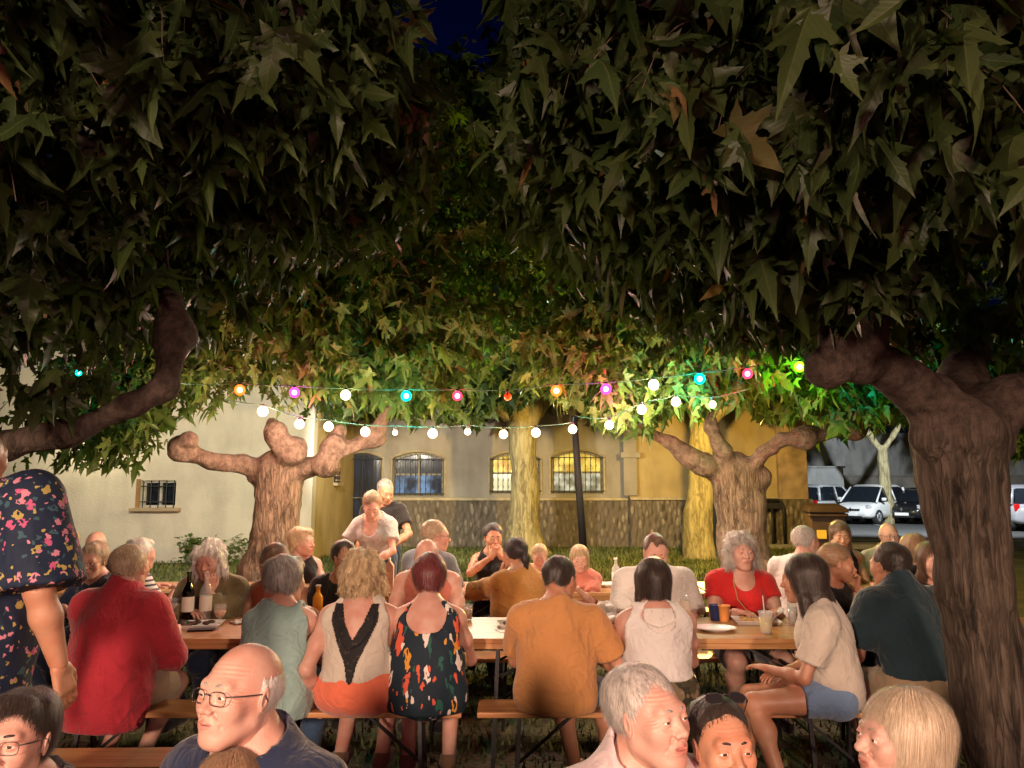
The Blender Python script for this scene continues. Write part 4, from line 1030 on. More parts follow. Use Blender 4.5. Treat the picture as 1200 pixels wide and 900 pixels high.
# ------------------------------------------------------------------ buildings
def plaster(name,col,dirt=.5,rough=.9):
    m,N,L,out=nodes(name)
    b=N('ShaderNodeBsdfPrincipled'); L(b.outputs[0],out.inputs[0]); setp(b,rough=rough,spec=.2)
    tc=N('ShaderNodeTexCoord')
    n1=N('ShaderNodeTexNoise'); n1.inputs['Scale'].default_value=.9; n1.inputs['Detail'].default_value=8; n1.inputs['Roughness'].default_value=.65; L(tc.outputs['Object'],n1.inputs['Vector'])
    mp=N('ShaderNodeMapping'); mp.inputs['Scale'].default_value=(1.6,1.6,.6); L(tc.outputs['Object'],mp.inputs[0])
    n2=N('ShaderNodeTexNoise'); n2.inputs['Scale'].default_value=1.6; n2.inputs['Detail'].default_value=6; L(mp.outputs[0],n2.inputs['Vector'])
    ad=N('ShaderNodeMath'); ad.operation='ADD'; L(n1.outputs['Fac'],ad.inputs[0]); L(n2.outputs['Fac'],ad.inputs[1])
    hv=N('ShaderNodeMath'); hv.operation='MULTIPLY'; hv.inputs[1].default_value=.5; L(ad.outputs[0],hv.inputs[0])
    r=N('ShaderNodeValToRGB'); e=r.color_ramp.elements; e[0].position=.36; e[0].color=c4(tuple(c*(1-dirt) for c in col)); e[1].position=.56; e[1].color=c4(col); L(hv.outputs[0],r.inputs[0])
    L(r.outputs[0],b.inputs['Base Color'])
    n3=N('ShaderNodeTexNoise'); n3.inputs['Scale'].default_value=22; n3.inputs['Detail'].default_value=6; L(tc.outputs['Object'],n3.inputs['Vector'])
    bp=N('ShaderNodeBump'); bp.inputs['Strength'].default_value=.35; bp.inputs['Distance'].default_value=.02; L(n3.outputs['Fac'],bp.inputs['Height']); L(bp.outputs[0],b.inputs['Normal'])
    return m
CREAM=plaster('cream_plaster',(.68,.64,.56),.22)
OCHRE=plaster('ochre_plaster',(.52,.40,.20),.28)
GREYP=plaster('grey_cream_plaster',(.40,.36,.30),.3)
CONC=plaster('concrete_wall',(.30,.29,.27),.5)
def cobble(name):
    """coursed river pebbles laid aslant in mortar, the relief of each pebble is bumped"""
    m,N,L,out=nodes(name)
    b=N('ShaderNodeBsdfPrincipled'); L(b.outputs[0],out.inputs[0]); setp(b,rough=.75,spec=.3)
    tc=N('ShaderNodeTexCoord'); mp=N('ShaderNodeMapping'); mp.inputs['Rotation'].default_value=(0,R(28),0); mp.inputs['Scale'].default_value=(9.5,3,4.2); L(tc.outputs['Object'],mp.inputs[0])
    v=N('ShaderNodeTexVoronoi'); v.inputs['Scale'].default_value=1.; v.inputs['Randomness'].default_value=.75; L(mp.outputs[0],v.inputs['Vector'])
    sp=N('ShaderNodeSeparateColor'); L(v.outputs['Color'],sp.inputs[0])
    r=N('ShaderNodeValToRGB'); e=r.color_ramp.elements; e[0].color=(.10,.08,.06,1); e[1].color=(.34,.29,.22,1); L(sp.outputs[0],r.inputs[0])
    g=N('ShaderNodeValToRGB'); g.color_ramp.elements[0].position=.36; g.color_ramp.elements[0].color=(1,1,1,1); g.color_ramp.elements[1].position=.52; g.color_ramp.elements[1].color=(0,0,0,1); L(v.outputs['Distance'],g.inputs[0])
    mx=N('ShaderNodeMix'); mx.data_type='RGBA'; L(g.outputs[0],mx.inputs[0]); mx.inputs[6].default_value=(.16,.13,.10,1); L(r.outputs[0],mx.inputs[7]); L(mx.outputs[2],b.inputs['Base Color'])
    iv=N('ShaderNodeMath'); iv.operation='SUBTRACT'; iv.inputs[0].default_value=1; L(v.outputs['Distance'],iv.inputs[1])
    bp=N('ShaderNodeBump'); bp.inputs['Strength'].default_value=1.; bp.inputs['Distance'].default_value=.08; L(iv.outputs[0],bp.inputs['Height']); L(bp.outputs[0],b.inputs['Normal'])
    return m
COB=cobble('pebble_masonry')
BRK=pm('tan_stone',(.42,.30,.19),var=.35,vs=3,bump=.6,bs=14,dist=.03)
def arch_poly(x0,x1,z0,z1,rise,n=10):
    p=[(x0,z0),(x1,z0)]; w=x1-x0; 
    for i in range(n+1):
        t=i/n; x=x1-w*t; p.append((x,z1-rise+rise*sin(pi*t)**.75 if 0 else z1-rise*(2*t-1)**2))
    return p
import bmesh
def wall_mesh(name,x0,x1,z0,z1,y,th,holes,mat,parent):
    """wall in the XZ plane (front face at y) with real openings"""
    bm=bmesh.new()
    def loop(p):
        vs=[bm.verts.new((a,y,b)) for a,b in p]; return [bm.edges.new((vs[i],vs[(i+1)%len(vs)])) for i in range(len(vs))]
    es=loop([(x0,z0),(x1,z0),(x1,z1),(x0,z1)])
    for h in holes: es+=loop(h)
    bmesh.ops.triangle_fill(bm,use_beauty=True,use_dissolve=False,edges=es)
    bmesh.ops.recalc_face_normals(bm,faces=bm.faces)
    f=[x for x in bm.faces]
    if f and f[0].normal.y>0: bmesh.ops.reverse_faces(bm,faces=f)
    ret=bmesh.ops.extrude_face_region(bm,geom=f)
    bmesh.ops.translate(bm,verts=[v for v in ret['geom'] if isinstance(v,bmesh.types.BMVert)],vec=(0,th,0))
    bmesh.ops.recalc_face_normals(bm,faces=bm.faces)
    me=bpy.data.meshes.new(name); bm.to_mesh(me); bm.free(); me.materials.append(mat)
    o=bpy.data.objects.new(name,me); COL.objects.link(o); o.parent=parent; return o
IRON=pm('black_iron',(.02,.02,.022),rough=.5,var=.3,bump=.1)
FRAME_M=pm('window_paint',(.30,.27,.20),rough=.6)
TRIM=pm('arch_trim',(.46,.38,.24),bump=.3)
def pane_mat(name,col,st,col2):
    m,N,L,out=nodes(name)
    b=N('ShaderNodeBsdfPrincipled'); L(b.outputs[0],out.inputs[0]); setp(b,rough=.12,col=(.03,.035,.045),spec=.6)
    tc=N('ShaderNodeTexCoord'); n=N('ShaderNodeTexNoise'); n.inputs['Scale'].default_value=2.6; n.inputs['Detail'].default_value=2; L(tc.outputs['Object'],n.inputs['Vector'])
    r=N('ShaderNodeValToRGB'); e=r.color_ramp.elements; e[0].position=.4; e[0].color=c4(col2); e[1].position=.62; e[1].color=c4(col); L(n.outputs['Fac'],r.inputs[0])
    L(r.outputs[0],b.inputs['Emission Color']); b.inputs['Emission Strength'].default_value=st; return m
def arched_window(parent,x0,x1,z0,z1,y,rise,pane_m,lower_m=None,door=False,bars=10):
    fr=MB(); t=.06
    po=arch_poly(x0+.003,x1-.003,z0+.003,z1-.003,rise); 
    w=parent
    # frame ring
    outer=po; cx=(x0+x1)/2; cz=(z0+z1)/2
    inner=[(cx+(a-cx)*(1-2*t/(x1-x0)),cz+(b-cz)*(1-2*t/(z1-z0))) for a,b in outer]; n=len(outer)
    yy=y+.12
    V=[(a,yy,b) for a,b in outer]+[(a,yy,b) for a,b in inner]+[(a,yy+.06,b) for a,b in outer]+[(a,yy+.06,b) for a,b in inner]
    Fs=[]
    for i in range(n):
        j=(i+1)%n; Fs+=[(i,j,n+j,n+i),(2*n+i,3*n+i,3*n+j,2*n+j),(n+i,n+j,3*n+j,3*n+i)]
    fr.add(V,Fs); fr.box((cx,yy+.03,cz+ (z1-z0)*.02),(.05,.055,(z1-z0)*.9)); fr.box((cx,yy+.032,z0+(z1-z0)*.5),(x1-x0-.1,.05,.05))
    wo=fr.build('window' if not door else 'door',FRAME_M if not door else IRON,parent)
    pb=MB(); zc=z0+(z1-z0)*.5
    up=[(a,b) for a,b in arch_poly(x0+.04,x1-.04,zc,z1-.03,rise)]
    pb.cur=0; pb.prism(up,yy+.065,yy+.075)
    pb.cur=1; pb.prism([(x0+.04,z0+.04),(x1-.04,z0+.04),(x1-.04,zc-.004),(x0+.04,zc-.004)],yy+.065,yy+.075)
    pb.build('pane',[pane_m,lower_m or pane_m],wo)
    g=MB(); 
    for i in range(bars):
        x=x0+.06+(x1-x0-.12)*i/(bars-1); q=(2*(x-x0)/(x1-x0)-1)
        g.tube([(x,y-.04,z0+.03),(x,y-.04,z1-rise*q*q-.03)],.010,6)
        if not door:
            for zz in np.arange(z0+.15,z1-.2,.18):   # little cast scrolls on the bars
                g.tube([(x,y-.045,zz),(x+.03,y-.045,zz+.04),(x,y-.045,zz+.08)],.007,5)
    g.tube([(x0-.03,y-.04,z0+.08),(x1+.03,y-.04,z0+.08)],.014,6); g.tube([(x0-.03,y-.04,z1-rise-.02),(x1+.03,y-.04,z1-rise-.02)],.012,6)
    g.build('grille',IRON,wo)
    a=MB(); n2=14; pts=[]
    for i in range(n2+1):
        tt=i/n2; x=x0-.03+(x1-x0+.06)*tt; pts.append((x,y-.012,z1+.03-rise*(2*tt-1)**2))
    a.tube([(x0-.035,y-.012,z0)]+pts+[(x1+.035,y-.012,z0)],.030,6); a.build('frame',TRIM,wo)
    return wo
# left building
lb=root('house','cream plastered house wall with one small barred window at the left','house',(-9,16,0))
lb_off=np.array([-9,16,0])
sx=P(165,563,16); ex=P(205,595,16)
wx0,wx1,wz1,wz0=sx[0]-.0+9,ex[0]+9,sx[2],ex[2]
xr=P(365,600,16)[0]+9
wall_mesh('wall',-9,xr,-.05,5.0,0,.3,[[(wx0,wz0),(wx1,wz0),(wx1,wz1),(wx0,wz1)]],CREAM,lb)
mb=MB(); mb.box((xr-.153,2.353,2.475),(.3,4.1,5.05)); o=mb.build('side_wall',OCHRE,lb); o['label']='yellow end wall in lamp light'
mb=MB(); 
for (c,d) in (((wx0+.025,.15,(wz0+wz1)/2),(.05,.06,wz1-wz0)),((wx1-.025,.15,(wz0+wz1)/2),(.05,.06,wz1-wz0)),(((wx0+wx1)/2,.15,wz1-.025),(wx1-wx0-.1,.06,.05)),(((wx0+wx1)/2,.15,wz0+.025),(wx1-wx0-.1,.06,.05)),(((wx0+wx1)/2,.152,(wz0+wz1)/2),(.04,.05,wz1-wz0-.1))): mb.box(c,d)
w1=mb.build('window',pm('white_frame',(.6,.58,.52)),lb)
mb=MB(); mb.box(((wx0+wx1)/2,.19,(wz0+wz1)/2),(wx1-wx0-.05,.01,wz1-wz0-.05)); mb.build('pane',pm('dark_pane',(.015,.02,.03),rough=.08,var=.3,bump=0,spec=.7),w1)
mb=MB()
for i in range(5): x=wx0+.05+(wx1-wx0-.1)*i/4; mb.tube([(x,.03,wz0),(x,.03,wz1)],.011,6)
for z in (wz0+.12,wz1-.12): mb.tube([(wx0,.03,z),(wx1,.03,z)],.010,6)
mb.build('grille',IRON,w1)
mb=MB(); mb.box(((wx0+wx1)/2,-.06,wz0-.035),(wx1-wx0+.26,.24,.07)); mb.build('sill',pm('sill_stone',(.40,.30,.20)),w1,bevel=.01)
mb=MB(); mb.box((wx0-.04,-.004,(wz0+wz1)/2),(.08,.03,wz1-wz0+.06)); mb.build('jamb',pm('jamb_wood',(.30,.17,.07)),w1)
mb=MB(); mb.box((-1,-.35,5.06),(xr+9-1.,.9,.12)); 
mb.prism([(-9.2,5.13),(xr+.15,5.13),(xr+.15,5.25),(-9.2,5.25)],-.8,4.4); mb.build('roof',pm('roof_tile',(.22,.09,.05),bump=.6,bs=12),lb)
mb=MB(); mb.box((xr+.20,1.35,2.98),(.42,.5,.10)); mb.box((xr+.12,1.35,2.90),(.25,.36,.08)); mb.build('ledge',pm('ledge_stone',(.42,.36,.24)),lb,bevel=.01)
mb=MB(); 
mb.box((xr+.012,2.2,2.0),(.03,.5,.75)); 
sw_=mb.build('vent_window',pm('dark_pane',(0,0,0)),lb)
mb=MB(); 
for z in np.arange(1.68,2.36,.11): mb.box((xr+.045,2.2,z),(.03,.5,.03))
mb.box((xr+.05,2.2,1.59),(.10,.62,.07)); mb.build('louvre',TRIM,sw_)
# lamp on the house wall
lampP=P(103,488,15.6)
wl=root('wall_lamp','bright wall lamp on the cream house behind hanging leaves','lamp',(lampP[0],15.98,lampP[2]))
mb=MB(); mb.box((0,-.01,0),(.12,.03,.18)); mb.tube([(0,-.02,0),(0,-.22,.06),(0,-.32,.02)],.014,8); mb.build('bracket',IRON,wl)
mb=MB(); mb.lathe([(.03,.06),(.10,0),(.11,-.05)],(0,-.32,-.02),16,True); mb.build('lamp_shade',IRON,wl,True)
mb=MB(); mb.lathe([(.001,-.10),(.04,-.085),(.05,-.05),(.02,-.01)],(0,-.32,-.025),14); mb.build('bulb',emit('lamp_bulb',(1,.85,.55),60),wl,True)

# right building
rb=root('building','low yellow-lit building with barred arched windows over a pebble masonry base','building',(1.5,20,0))
def bx(px): return P(px,560,20)[0]-1.5
def bz(py): return P(600,py,20)[2]
wins=[(460,520,530,583),(575,633,530,580),(646,707,528,580)]
holes=[arch_poly(bx(a),bx(b),bz(d),bz(c),.16) for a,b,c,d in wins]
x0=bx(398)-.3; x1=bx(735)
dx0,dx1=bx(399),bx(447); dz1=bz(531)
BZ=bz(583)-.02
wall_mesh('wall',x0,x1,BZ,5.2,0,.35,[arch_poly(bx(a),bx(b),bz(d)+.02,bz(c),.16) for a,b,c,d in wins]+[arch_poly(dx0,dx1,BZ+.02,dz1,.13)],GREYP,rb)
mb=MB(); mb.box(((dx1+x1)/2,.15,BZ/2-.02),(x1-dx1,.46,BZ-.04+.03)); mb.box((x0/2+dx0/2,.15,BZ/2-.02),(dx0-x0,.46,BZ-.01)); 
o=mb.build('plinth',COB,rb); o['label']='base of slanting pebbles'
mb=MB(); mb.box(((dx1+x1)/2,-.09,BZ-.02),(x1-dx1,.10,.07)); mb.build('string_course',TRIM,rb,bevel=.01)
BLUE_P=pane_mat('blue_lit_pane',(.30,.52,.85),.25,(.01,.02,.05)); DARK_P=pane_mat('dim_blue_pane',(.03,.05,.10),.12,(.01,.012,.02))
WH_P=pane_mat('white_lit_pane',(1,.85,.55),.6,(.6,.55,.3)); YE_P=pane_mat('yellow_lit_pane',(1,.72,.12),.5,(.5,.30,.04)); GRN_P=pane_mat('pale_lit_pane',(.9,.85,.6),.42,(.25,.22,.12))
arched_window(rb,bx(460),bx(520),bz(583)+.02,bz(530),0,.16,DARK_P,BLUE_P)
arched_window(rb,bx(575),bx(633),bz(580)+.02,bz(530),0,.16,YE_P,WH_P)
arched_window(rb,bx(646),bx(707),bz(580)+.02,bz(528),0,.16,YE_P,GRN_P)
arched_window(rb,dx0,dx1,.03,dz1,0,.13,DARK_P,DARK_P,door=True,bars=7)['label']='dark blue barred door under a flat arch'
# right wing, set 0.35 m forward
y2=-.35; x2=bx(905)
wall_mesh('wall',x1,x2,bz(583),5.2,y2,.35,[],OCHRE,rb)['label']='plain yellow wall of the right wing'
mb=MB(); mb.box(((x1+x2)/2,y2+.15,bz(583)/2-.02),(x2-x1-.004,.44,bz(583)-.01)); mb.build('plinth',COB,rb)
mb=MB(); mb.box(((x1+x2)/2,y2-.09,bz(583)-.02),(x2-x1-.006,.12,.07)); mb.build('string_course',TRIM,rb,bevel=.01)
mb=MB(); mb.box((x1+.02,y2-.03,2.9),(.34,.12,3.2)); mb.box((x1+.02,y2-.06,2.32),(.50,.22,.14)); mb.build('pilaster',GREYP,rb,bevel=.01)
mb=MB(); mb.box(((x2+bx(938))/2+.003,y2+.35,2.6),(bx(938)-x2-.006,1.0,5.2))
bc=mb.build('corner_pier',BRK,rb,bevel=.015)
mb=MB(); mb.box(((x2+bx(938))/2,y2-.20,bz(583)/2-.01),(bx(938)-x2+.1,.14,bz(583)-.03)); mb.build('plinth',COB,rb)
mb=MB(); mb.box(((x0+bx(938))/2,2.0,5.26),(bx(938)-x0+.8,5.6,.12)); mb.build('roof',pm('roof_tile',(.22,.09,.05)),rb)
mb=MB(); mb.box(((x0+bx(938))/2,3.2,2.5),(bx(938)-x0-.1,4,4.9)); mb.build('rear_block',GREYP,rb)
# dark drainpipe/post beside far tree
mb=MB(); q=P(838,648,16.8); mb.tube([(0,0,-.1),(.02,0,2.2),(-.02,0,3.4)],.055,10); mb.tube([(0,0,0),(0,0,.18)],.085,10)
o=mb.build('post',pm('dark_blue_metal',(.02,.03,.05),rough=.5),None,True); o.location=(float(q[0]),16.8,0); tag(o,'thin dark post right behind the leaning yellow-lit trunk','post')
# shrub at the foot of the cream wall
sh=root('shrub','scruffy low shrub at the foot of the cream wall','shrub',(P(250,655,15.6)[0],15.6,0))
crown('foliage',sh,[((0,0,.30),(.75,.25,.3),60)],LEAF_MID,TWIG,size=.09,seed=5,centre=(0,0,0),steps=4,step=.08,droop=.2,zmin=lambda x,y:.02+0*x)
# low dark verge along the cream wall
# car park back wall
cw=root('car_park_wall','grey concrete wall with a lower block wall behind the parked cars','wall',(20,37,0))
mb=MB(); mb.box((-.0,.3,2.0),(26,.4,4.0)); mb.build('upper_wall',CONC,cw)
mb=MB(); mb.box((0,-.15,.95),(26,.3,1.9)); mb.box((0,-.15,1.94),(26.1,.4,.08)); mb.build('lower_wall',plaster('block_wall',(.22,.20,.17),.5),cw)
mb=MB(); mb.box((-5.9,-.7,1.15),(2.6,.8,2.3)); mb.box((-5.9,-.7,2.34),(2.75,.95,.08)); mb.build('electrical_cabinet',plaster('cabinet_grey',(.42,.42,.40),.3),cw,bevel=.02)
fw=root('panel_fence','pale upright panel fence lit yellow at the far right behind the near trunk','fence',(27,30,0))
mb=MB()
for i in range(24): mb.box((-6+i*.6,0,1.15),(.57,.05,2.2)); mb.box((-6+i*.6,-.035,1.15),(.06,.03,2.2))
mb.build('panel',pm('fence_panel',(.40,.38,.22),bump=.2),fw)
# ------------------------------------------------------------------ cars
def car(label,loc,rz,paint,L=3.6,W=1.64,H=1.55,front=True,group='cars parked along the car park wall'):
    r=root('parked_car',label,'car',loc,rz,group)
    # local: +x is the front
    s=Sdf(); 
    hL=L/2
    # body of stations (x, half width, z low, z high)
    st=[(-hL,.66,.32,.80),(-hL+.06,.76,.26,.92),(-hL+.5,.81,.22,.96),(-.6,.82,.20,.95),(.3,.82,.20,.93),(hL-.95,.81,.20,.90),(hL-.45,.79,.22,.82),(hL-.12,.72,.25,.70),(hL,.58,.30,.58)]
    n=16; V=[];Fs=[]
    for x,w,z0,z1 in st:
        w*=W/1.64
        for k in range(n):
            a=2*pi*k/n+pi/n; ca,sa=cos(a),sin(a); e=.42
            V.append((x,w*abs(ca)**e*(1 if ca>0 else -1),(z0+z1)/2+(z1-z0)/2*abs(sa)**e*(1 if sa>0 else -1)))
    for i in range(len(st)-1):
        for k in range(n): Fs.append((i*n+k,(i+1)*n+k,(i+1)*n+(k+1)%n,i*n+(k+1)%n))
    Fs.append(tuple(range(n))); Fs.append(tuple((len(st)-1)*n+k for k in range(n-1,-1,-1)))
    b=MB(); b.add(V,Fs); b.cur=0
    # roof
    cab=[(-hL+.10,.70,.90),(-hL+.34,.64,H-.12),(-hL+.75,.62,H),(.15,.61,H-.01),(.42,.62,H-.09),(hL-.62,.72,.86)]
    V=[];Fs=[]
    def ring(x,w,z,z0): 
        w*=W/1.64; return [(x,-w-.02,z0),(x,-w,z-.05),(x,-w*.86,z),(x,0,z+.015),(x,w*.86,z),(x,w,z-.05),(x,w+.02,z0)]
    R_=[ring(cab[i][0],cab[i][1],cab[i][2],cab[i][2]-.09) for i in range(1,5)]
    for q in R_: V+=q
    for i in range(3):
        for k in range(6): Fs.append((i*7+k,(i+1)*7+k,(i+1)*7+k+1,i*7+k+1))
    b.add(V,Fs)
    # pillars
    wl_=W/1.64
    for sd in (-1,1):
        def pil(p,q,t=.035): b.tube([p,q],t,6)
        pil((hL-.66,sd*.73*wl_,.86),(.42,sd*.62*wl_,H-.11)); pil((-.35,sd*.80*wl_,.92),(-.30,sd*.635*wl_,H-.07)); pil((-hL+.25,sd*.74*wl_,.90),(-hL+.40,sd*.64*wl_,H-.12),.06)
    b.build('body',paint,r,True)
    gl=pm('car_glass',(.012,.015,.02),rough=.06,var=.1,bump=0,spec=.8)
    g=MB(); k_=wl_
    g.add([(hL-.70,-.70*k_,.87),(hL-.70,.70*k_,.87),(.40,.59*k_,H-.10),(.40,-.59*k_,H-.10)],[(0,1,2,3)]); g.build('windscreen',gl,r)
    g=MB(); g.add([(-hL+.12,-.68*k_,.92),(-hL+.12,.68*k_,.92),(-hL+.36,.60*k_,H-.13),(-hL+.36,-.60*k_,H-.13)],[(0,3,2,1)]); g.build('rear_window',gl,r)
    for sd in (-1,1):
        g=MB(); g.add([(hL-.85,sd*.765*k_,.91),(-hL+.3,sd*.775*k_,.93),(-hL+.5,sd*.64*k_,H-.11),(.36,sd*.625*k_,H-.11)],[(0,1,2,3) if sd<0 else (3,2,1,0)]); g.build('side_window',gl,r)
        m=MB(); m.box((hL-.95,sd*(.90)*k_,.98),(.12,.16,.12)); m.build('mirror',paint,r,bevel=.03)
        for x in (-hL+.60,hL-.68):
            t=MB(); 
            prof=[(.19,-.09),(.28,-.10),(.295,-.06),(.295,.06),(.28,.10),(.19,.09)]; t.lathe(prof,(0,0,0),20,True)
            o=t.build('wheel',pm('tyre',(.02,.02,.02),rough=.9),r,True); o.rotation_euler=(R(90),0,0); o.location=(x,sd*.72*k_,.295)
            q=MB(); q.lathe([(.02,.0),(.06,.012),(.17,.008),(.185,.0),(.19,-.03)],(0,0,0),20); 
            for a in range(5): an=a*2*pi/5; q.box((.10*cos(an),.10*sin(an),.012),(.15,.035,.02),rz=an)
            o2=q.build('rim',pm('alloy',(.5,.5,.52),rough=.3,metal=.8,bump=0),o,True); o2.location=(0,0,-.095*sd) ; o2.rotation_euler=(0 if sd<0 else pi,0,0)
            if sd<0: o2.location=(0,0,.098)
            else: o2.location=(0,0,-.098)
        h=MB(); h.box((hL-.20,sd*.58*k_,.66),(.22,.26,.13),M=Matrix.Rotation(R(-sd*22),3,'Z')@Matrix.Rotation(R(35),3,'Y')); h.build('headlight',pm('lamp_glass',(.75,.75,.78),rough=.1,bump=0,metal=.4),r,bevel=.03)
        h=MB(); h.box((-hL+.06,sd*.66*k_,.80),(.10,.16,.24)); h.build('tail_light',pm('tail_red',(.45,.01,.01),rough=.2,bump=0),r,bevel=.02)
    p=MB(); p.box((hL+.012,0,.40),(.02,.52,.11)); p.build('number_plate',pm('plate_white',(.8,.8,.78),bump=0,var=.05),r)
    p=MB(); p.box((-hL-.012,0,.55),(.02,.52,.11)); p.build('number_plate',pm('plate_white',(.8,.8,.78)),r)
    p=MB(); p.box((hL-.03,0,.56),(.06,.74,.10)); p.box((hL-.02,0,.30),(.06,.9,.08)); p.build('grille',pm('grille_black',(.015,.015,.015),rough=.4),r,bevel=.01)
    e=MB(); e.prism([(0,.09),(-.055,0),(0,-.09),(.055,0)],-.006,.006); 
    o=e.build('emblem',pm('chrome',(.7,.7,.7),rough=.15,metal=1,bump=0),r); o.location=(hL+.005,0,.58); o.rotation_euler=(0,0,R(90))
    return r
def paintm(n,c): return pm(n,c,rough=.25,var=.04,bump=0,coat=.6,metal=.1)
def gp(px,Y): q=P(px,600,Y); return (float(q[0]),Y,0)
car('white hatchback facing the camera, middle of the parked cars',gp(1022,31.5),R(-140),paintm('paint_white',(.78,.78,.76)))
car('silver hatchback seen from its rear beside the brown bin',gp(966,32.8),R(40),paintm('paint_silver',(.45,.46,.46)),L=3.9)
car('black low car parked right of the white hatchback',gp(1080,31.8),R(-138),paintm('paint_black',(.012,.012,.014)),L=4.0,H=1.42)
car('dark car behind the near trunk with red rear lights at the right edge',gp(1193,27.5),R(75),paintm('paint_grey',(.30,.30,.33)),L=4.0)
car('dark hatchback half hidden behind the near trunk',gp(1158,29),R(-100),paintm('paint_dark',(.03,.03,.035)),L=4.0)
# ------------------------------------------------------------------ bicycle rack and bin
br=root('bicycle_rack','black arched metal bicycle rack on the kerb in front of the car park','bicycle rack',(float(P(900,640,19.3)[0]),19.3,.12))
mb=MB(); 
def archpts(w,h): return [(-w,0,0),(-w,0,h*.72)]+[(-w+.14*(1-cos(t)),0,h*.72+h*.28*sin(t)) for t in np.linspace(.3,pi/2,5)]+[(w-.14*(1-cos(t)),0,h*.72+h*.28*sin(t)) for t in np.linspace(pi/2,.3,5)]+[(w,0,h*.72),(w,0,0)]
mb.tube(archpts(.43,1.08),.038,8); mb.build('frame',IRON,br,True)
for x in (-.14,.14):
    m=MB(); m.tube([(x,0,0),(x,0,.88)],.03,8); m.build('bar',IRON,br,True)
m=MB(); m.box((0,0,.93),(.80,.05,.16)); m.build('panel',IRON,br,bevel=.02)
BINB=pm('bin_brown',(.06,.035,.025),rough=.55,bump=.1)
bn=root('wheelie_bin','brown wheelie bin with a flat lid in front of the silver car','bin',(float(P(966,600,14)[0]),14,0),R(-12))
mb=MB(); 
V=[(-.24,-.28,.10),(.24,-.28,.10),(.24,.26,.10),(-.24,.26,.10),(-.31,-.36,1.10),(.31,-.36,1.10),(.31,.34,1.10),(-.31,.34,1.10)]
mb.add(V,[(3,2,1,0),(4,5,6,7),(0,1,5,4),(1,2,6,5),(2,3,7,6),(3,0,4,7)]); mb.box((0,-.37,1.06),(.66,.05,.07)); mb.build('bin_body',BINB,bn,bevel=.03)
mb=MB(); V=[(-.35,-.42,1.105),(.35,-.42,1.105),(.35,.38,1.105),(-.35,.38,1.105),(-.30,-.36,1.20),(.30,-.36,1.20),(.30,.34,1.25),(-.30,.34,1.25)]
mb.add(V,[(3,2,1,0),(4,5,6,7),(0,1,5,4),(1,2,6,5),(2,3,7,6),(3,0,4,7)]); mb.build('lid',pm('bin_lid',(.028,.016,.013),rough=.7,spec=.2),bn,bevel=.02)
for x in (-.26,.26):
    m=MB(); m.tube([(x-.03,.30,.10),(x+.03,.30,.10)],.10,14); m.build('wheel',pm('tyre',(.02,.02,.02)),bn)
m=MB(); m.box((-.12,-.335,.75),(.16,.01,.20),M=Matrix.Rotation(R(-4.5),3,'X')); m.build('sticker',pm('sticker_yellow',(.6,.4,.05),bump=0),bn)
# ------------------------------------------------------------------ folding beer tables and benches
def wood_mat(name,col,col2,rough=.38):
    m,N,L,out=nodes(name)
    b=N('ShaderNodeBsdfPrincipled'); L(b.outputs[0],out.inputs[0]); setp(b,rough=rough,coat=.15)
    tc=N('ShaderNodeTexCoord'); mp=N('ShaderNodeMapping'); mp.inputs['Scale'].default_value=(.35,6,6); L(tc.outputs['Object'],mp.inputs[0])
    n=N('ShaderNodeTexNoise'); n.inputs['Scale'].default_value=3.5; n.inputs['Detail'].default_value=8; n.inputs['Distortion'].default_value=1.2; L(mp.outputs[0],n.inputs['Vector'])
    r=N('ShaderNodeValToRGB'); e=r.color_ramp.elements; e[0].position=.36; e[0].color=c4(col); e[1].position=.62; e[1].color=c4(col2); L(n.outputs['Fac'],r.inputs[0])
    n2=N('ShaderNodeTexNoise'); n2.inputs['Scale'].default_value=2.; n2.inputs['Detail'].default_value=5; L(tc.outputs['Object'],n2.inputs['Vector'])
    mx=N('ShaderNodeMix'); mx.data_type='RGBA'; mx.blend_type='MULTIPLY'; mx.inputs[0].default_value=.35; L(r.outputs[0],mx.inputs[6]); L(n2.outputs['Color'],mx.inputs[7]); L(mx.outputs[2],b.inputs['Base Color'])
    bp=N('ShaderNodeBump'); bp.inputs['Strength'].default_value=.2; bp.inputs['Distance'].default_value=.004; L(n.outputs['Fac'],bp.inputs['Height']); L(bp.outputs[0],b.inputs['Normal'])
    return m
TW=wood_mat('varnished_pine',(.42,.19,.07),(.62,.33,.13)); LEGM=pm('leg_metal',(.018,.018,.02),rough=.45,var=.3,bump=.1)
def table(label,loc,rz=0,group='folding wooden beer tables',L=2.2,W=.7,H=.75):
    r=root('folding_table',label,'table',loc,rz,group)
    m=MB(); m.box((0,0,H-.014),(L,W,.028)); 
    m.build('tabletop',TW,r,bevel=.004)
    m=MB()
    for s in (-1,1): m.box((0,s*(W/2-.03),H-.045),(L-.1,.03,.032))
    for s in (-1,0,1): m.box((s*(L/2-.04),0,H-.043),(.03,W-.1,.028))
    m.build('batten',TW,r)
    for s in (-1,1):
        x=s*(L/2-.22); m=MB()
        for t in (-1,1):
            m.tube([(x,t*(W/2-.10),H-.04),(x+s*.03,t*(W/2-.06),.0)],.016,4)
        m.tube([(x,-(W/2-.10),H-.05),(x,(W/2-.10),H-.05)],.014,4); m.tube([(x+s*.02,-(W/2-.075),.22),(x+s*.02,(W/2-.075),.22)],.013,4); m.tube([(x+s*.008,-(W/2-.09),.52),(x+s*.008,(W/2-.09),.52)],.012,4)
        m.build('leg',LEGM,r)
        for t in (-1,1): m=MB(); m.tube([(x+s*.01,t*(W/2-.12),.50),(x-s*.36,t*(W/2-.20),H-.05)],.010,4); m.build('brace',LEGM,r)
    return r
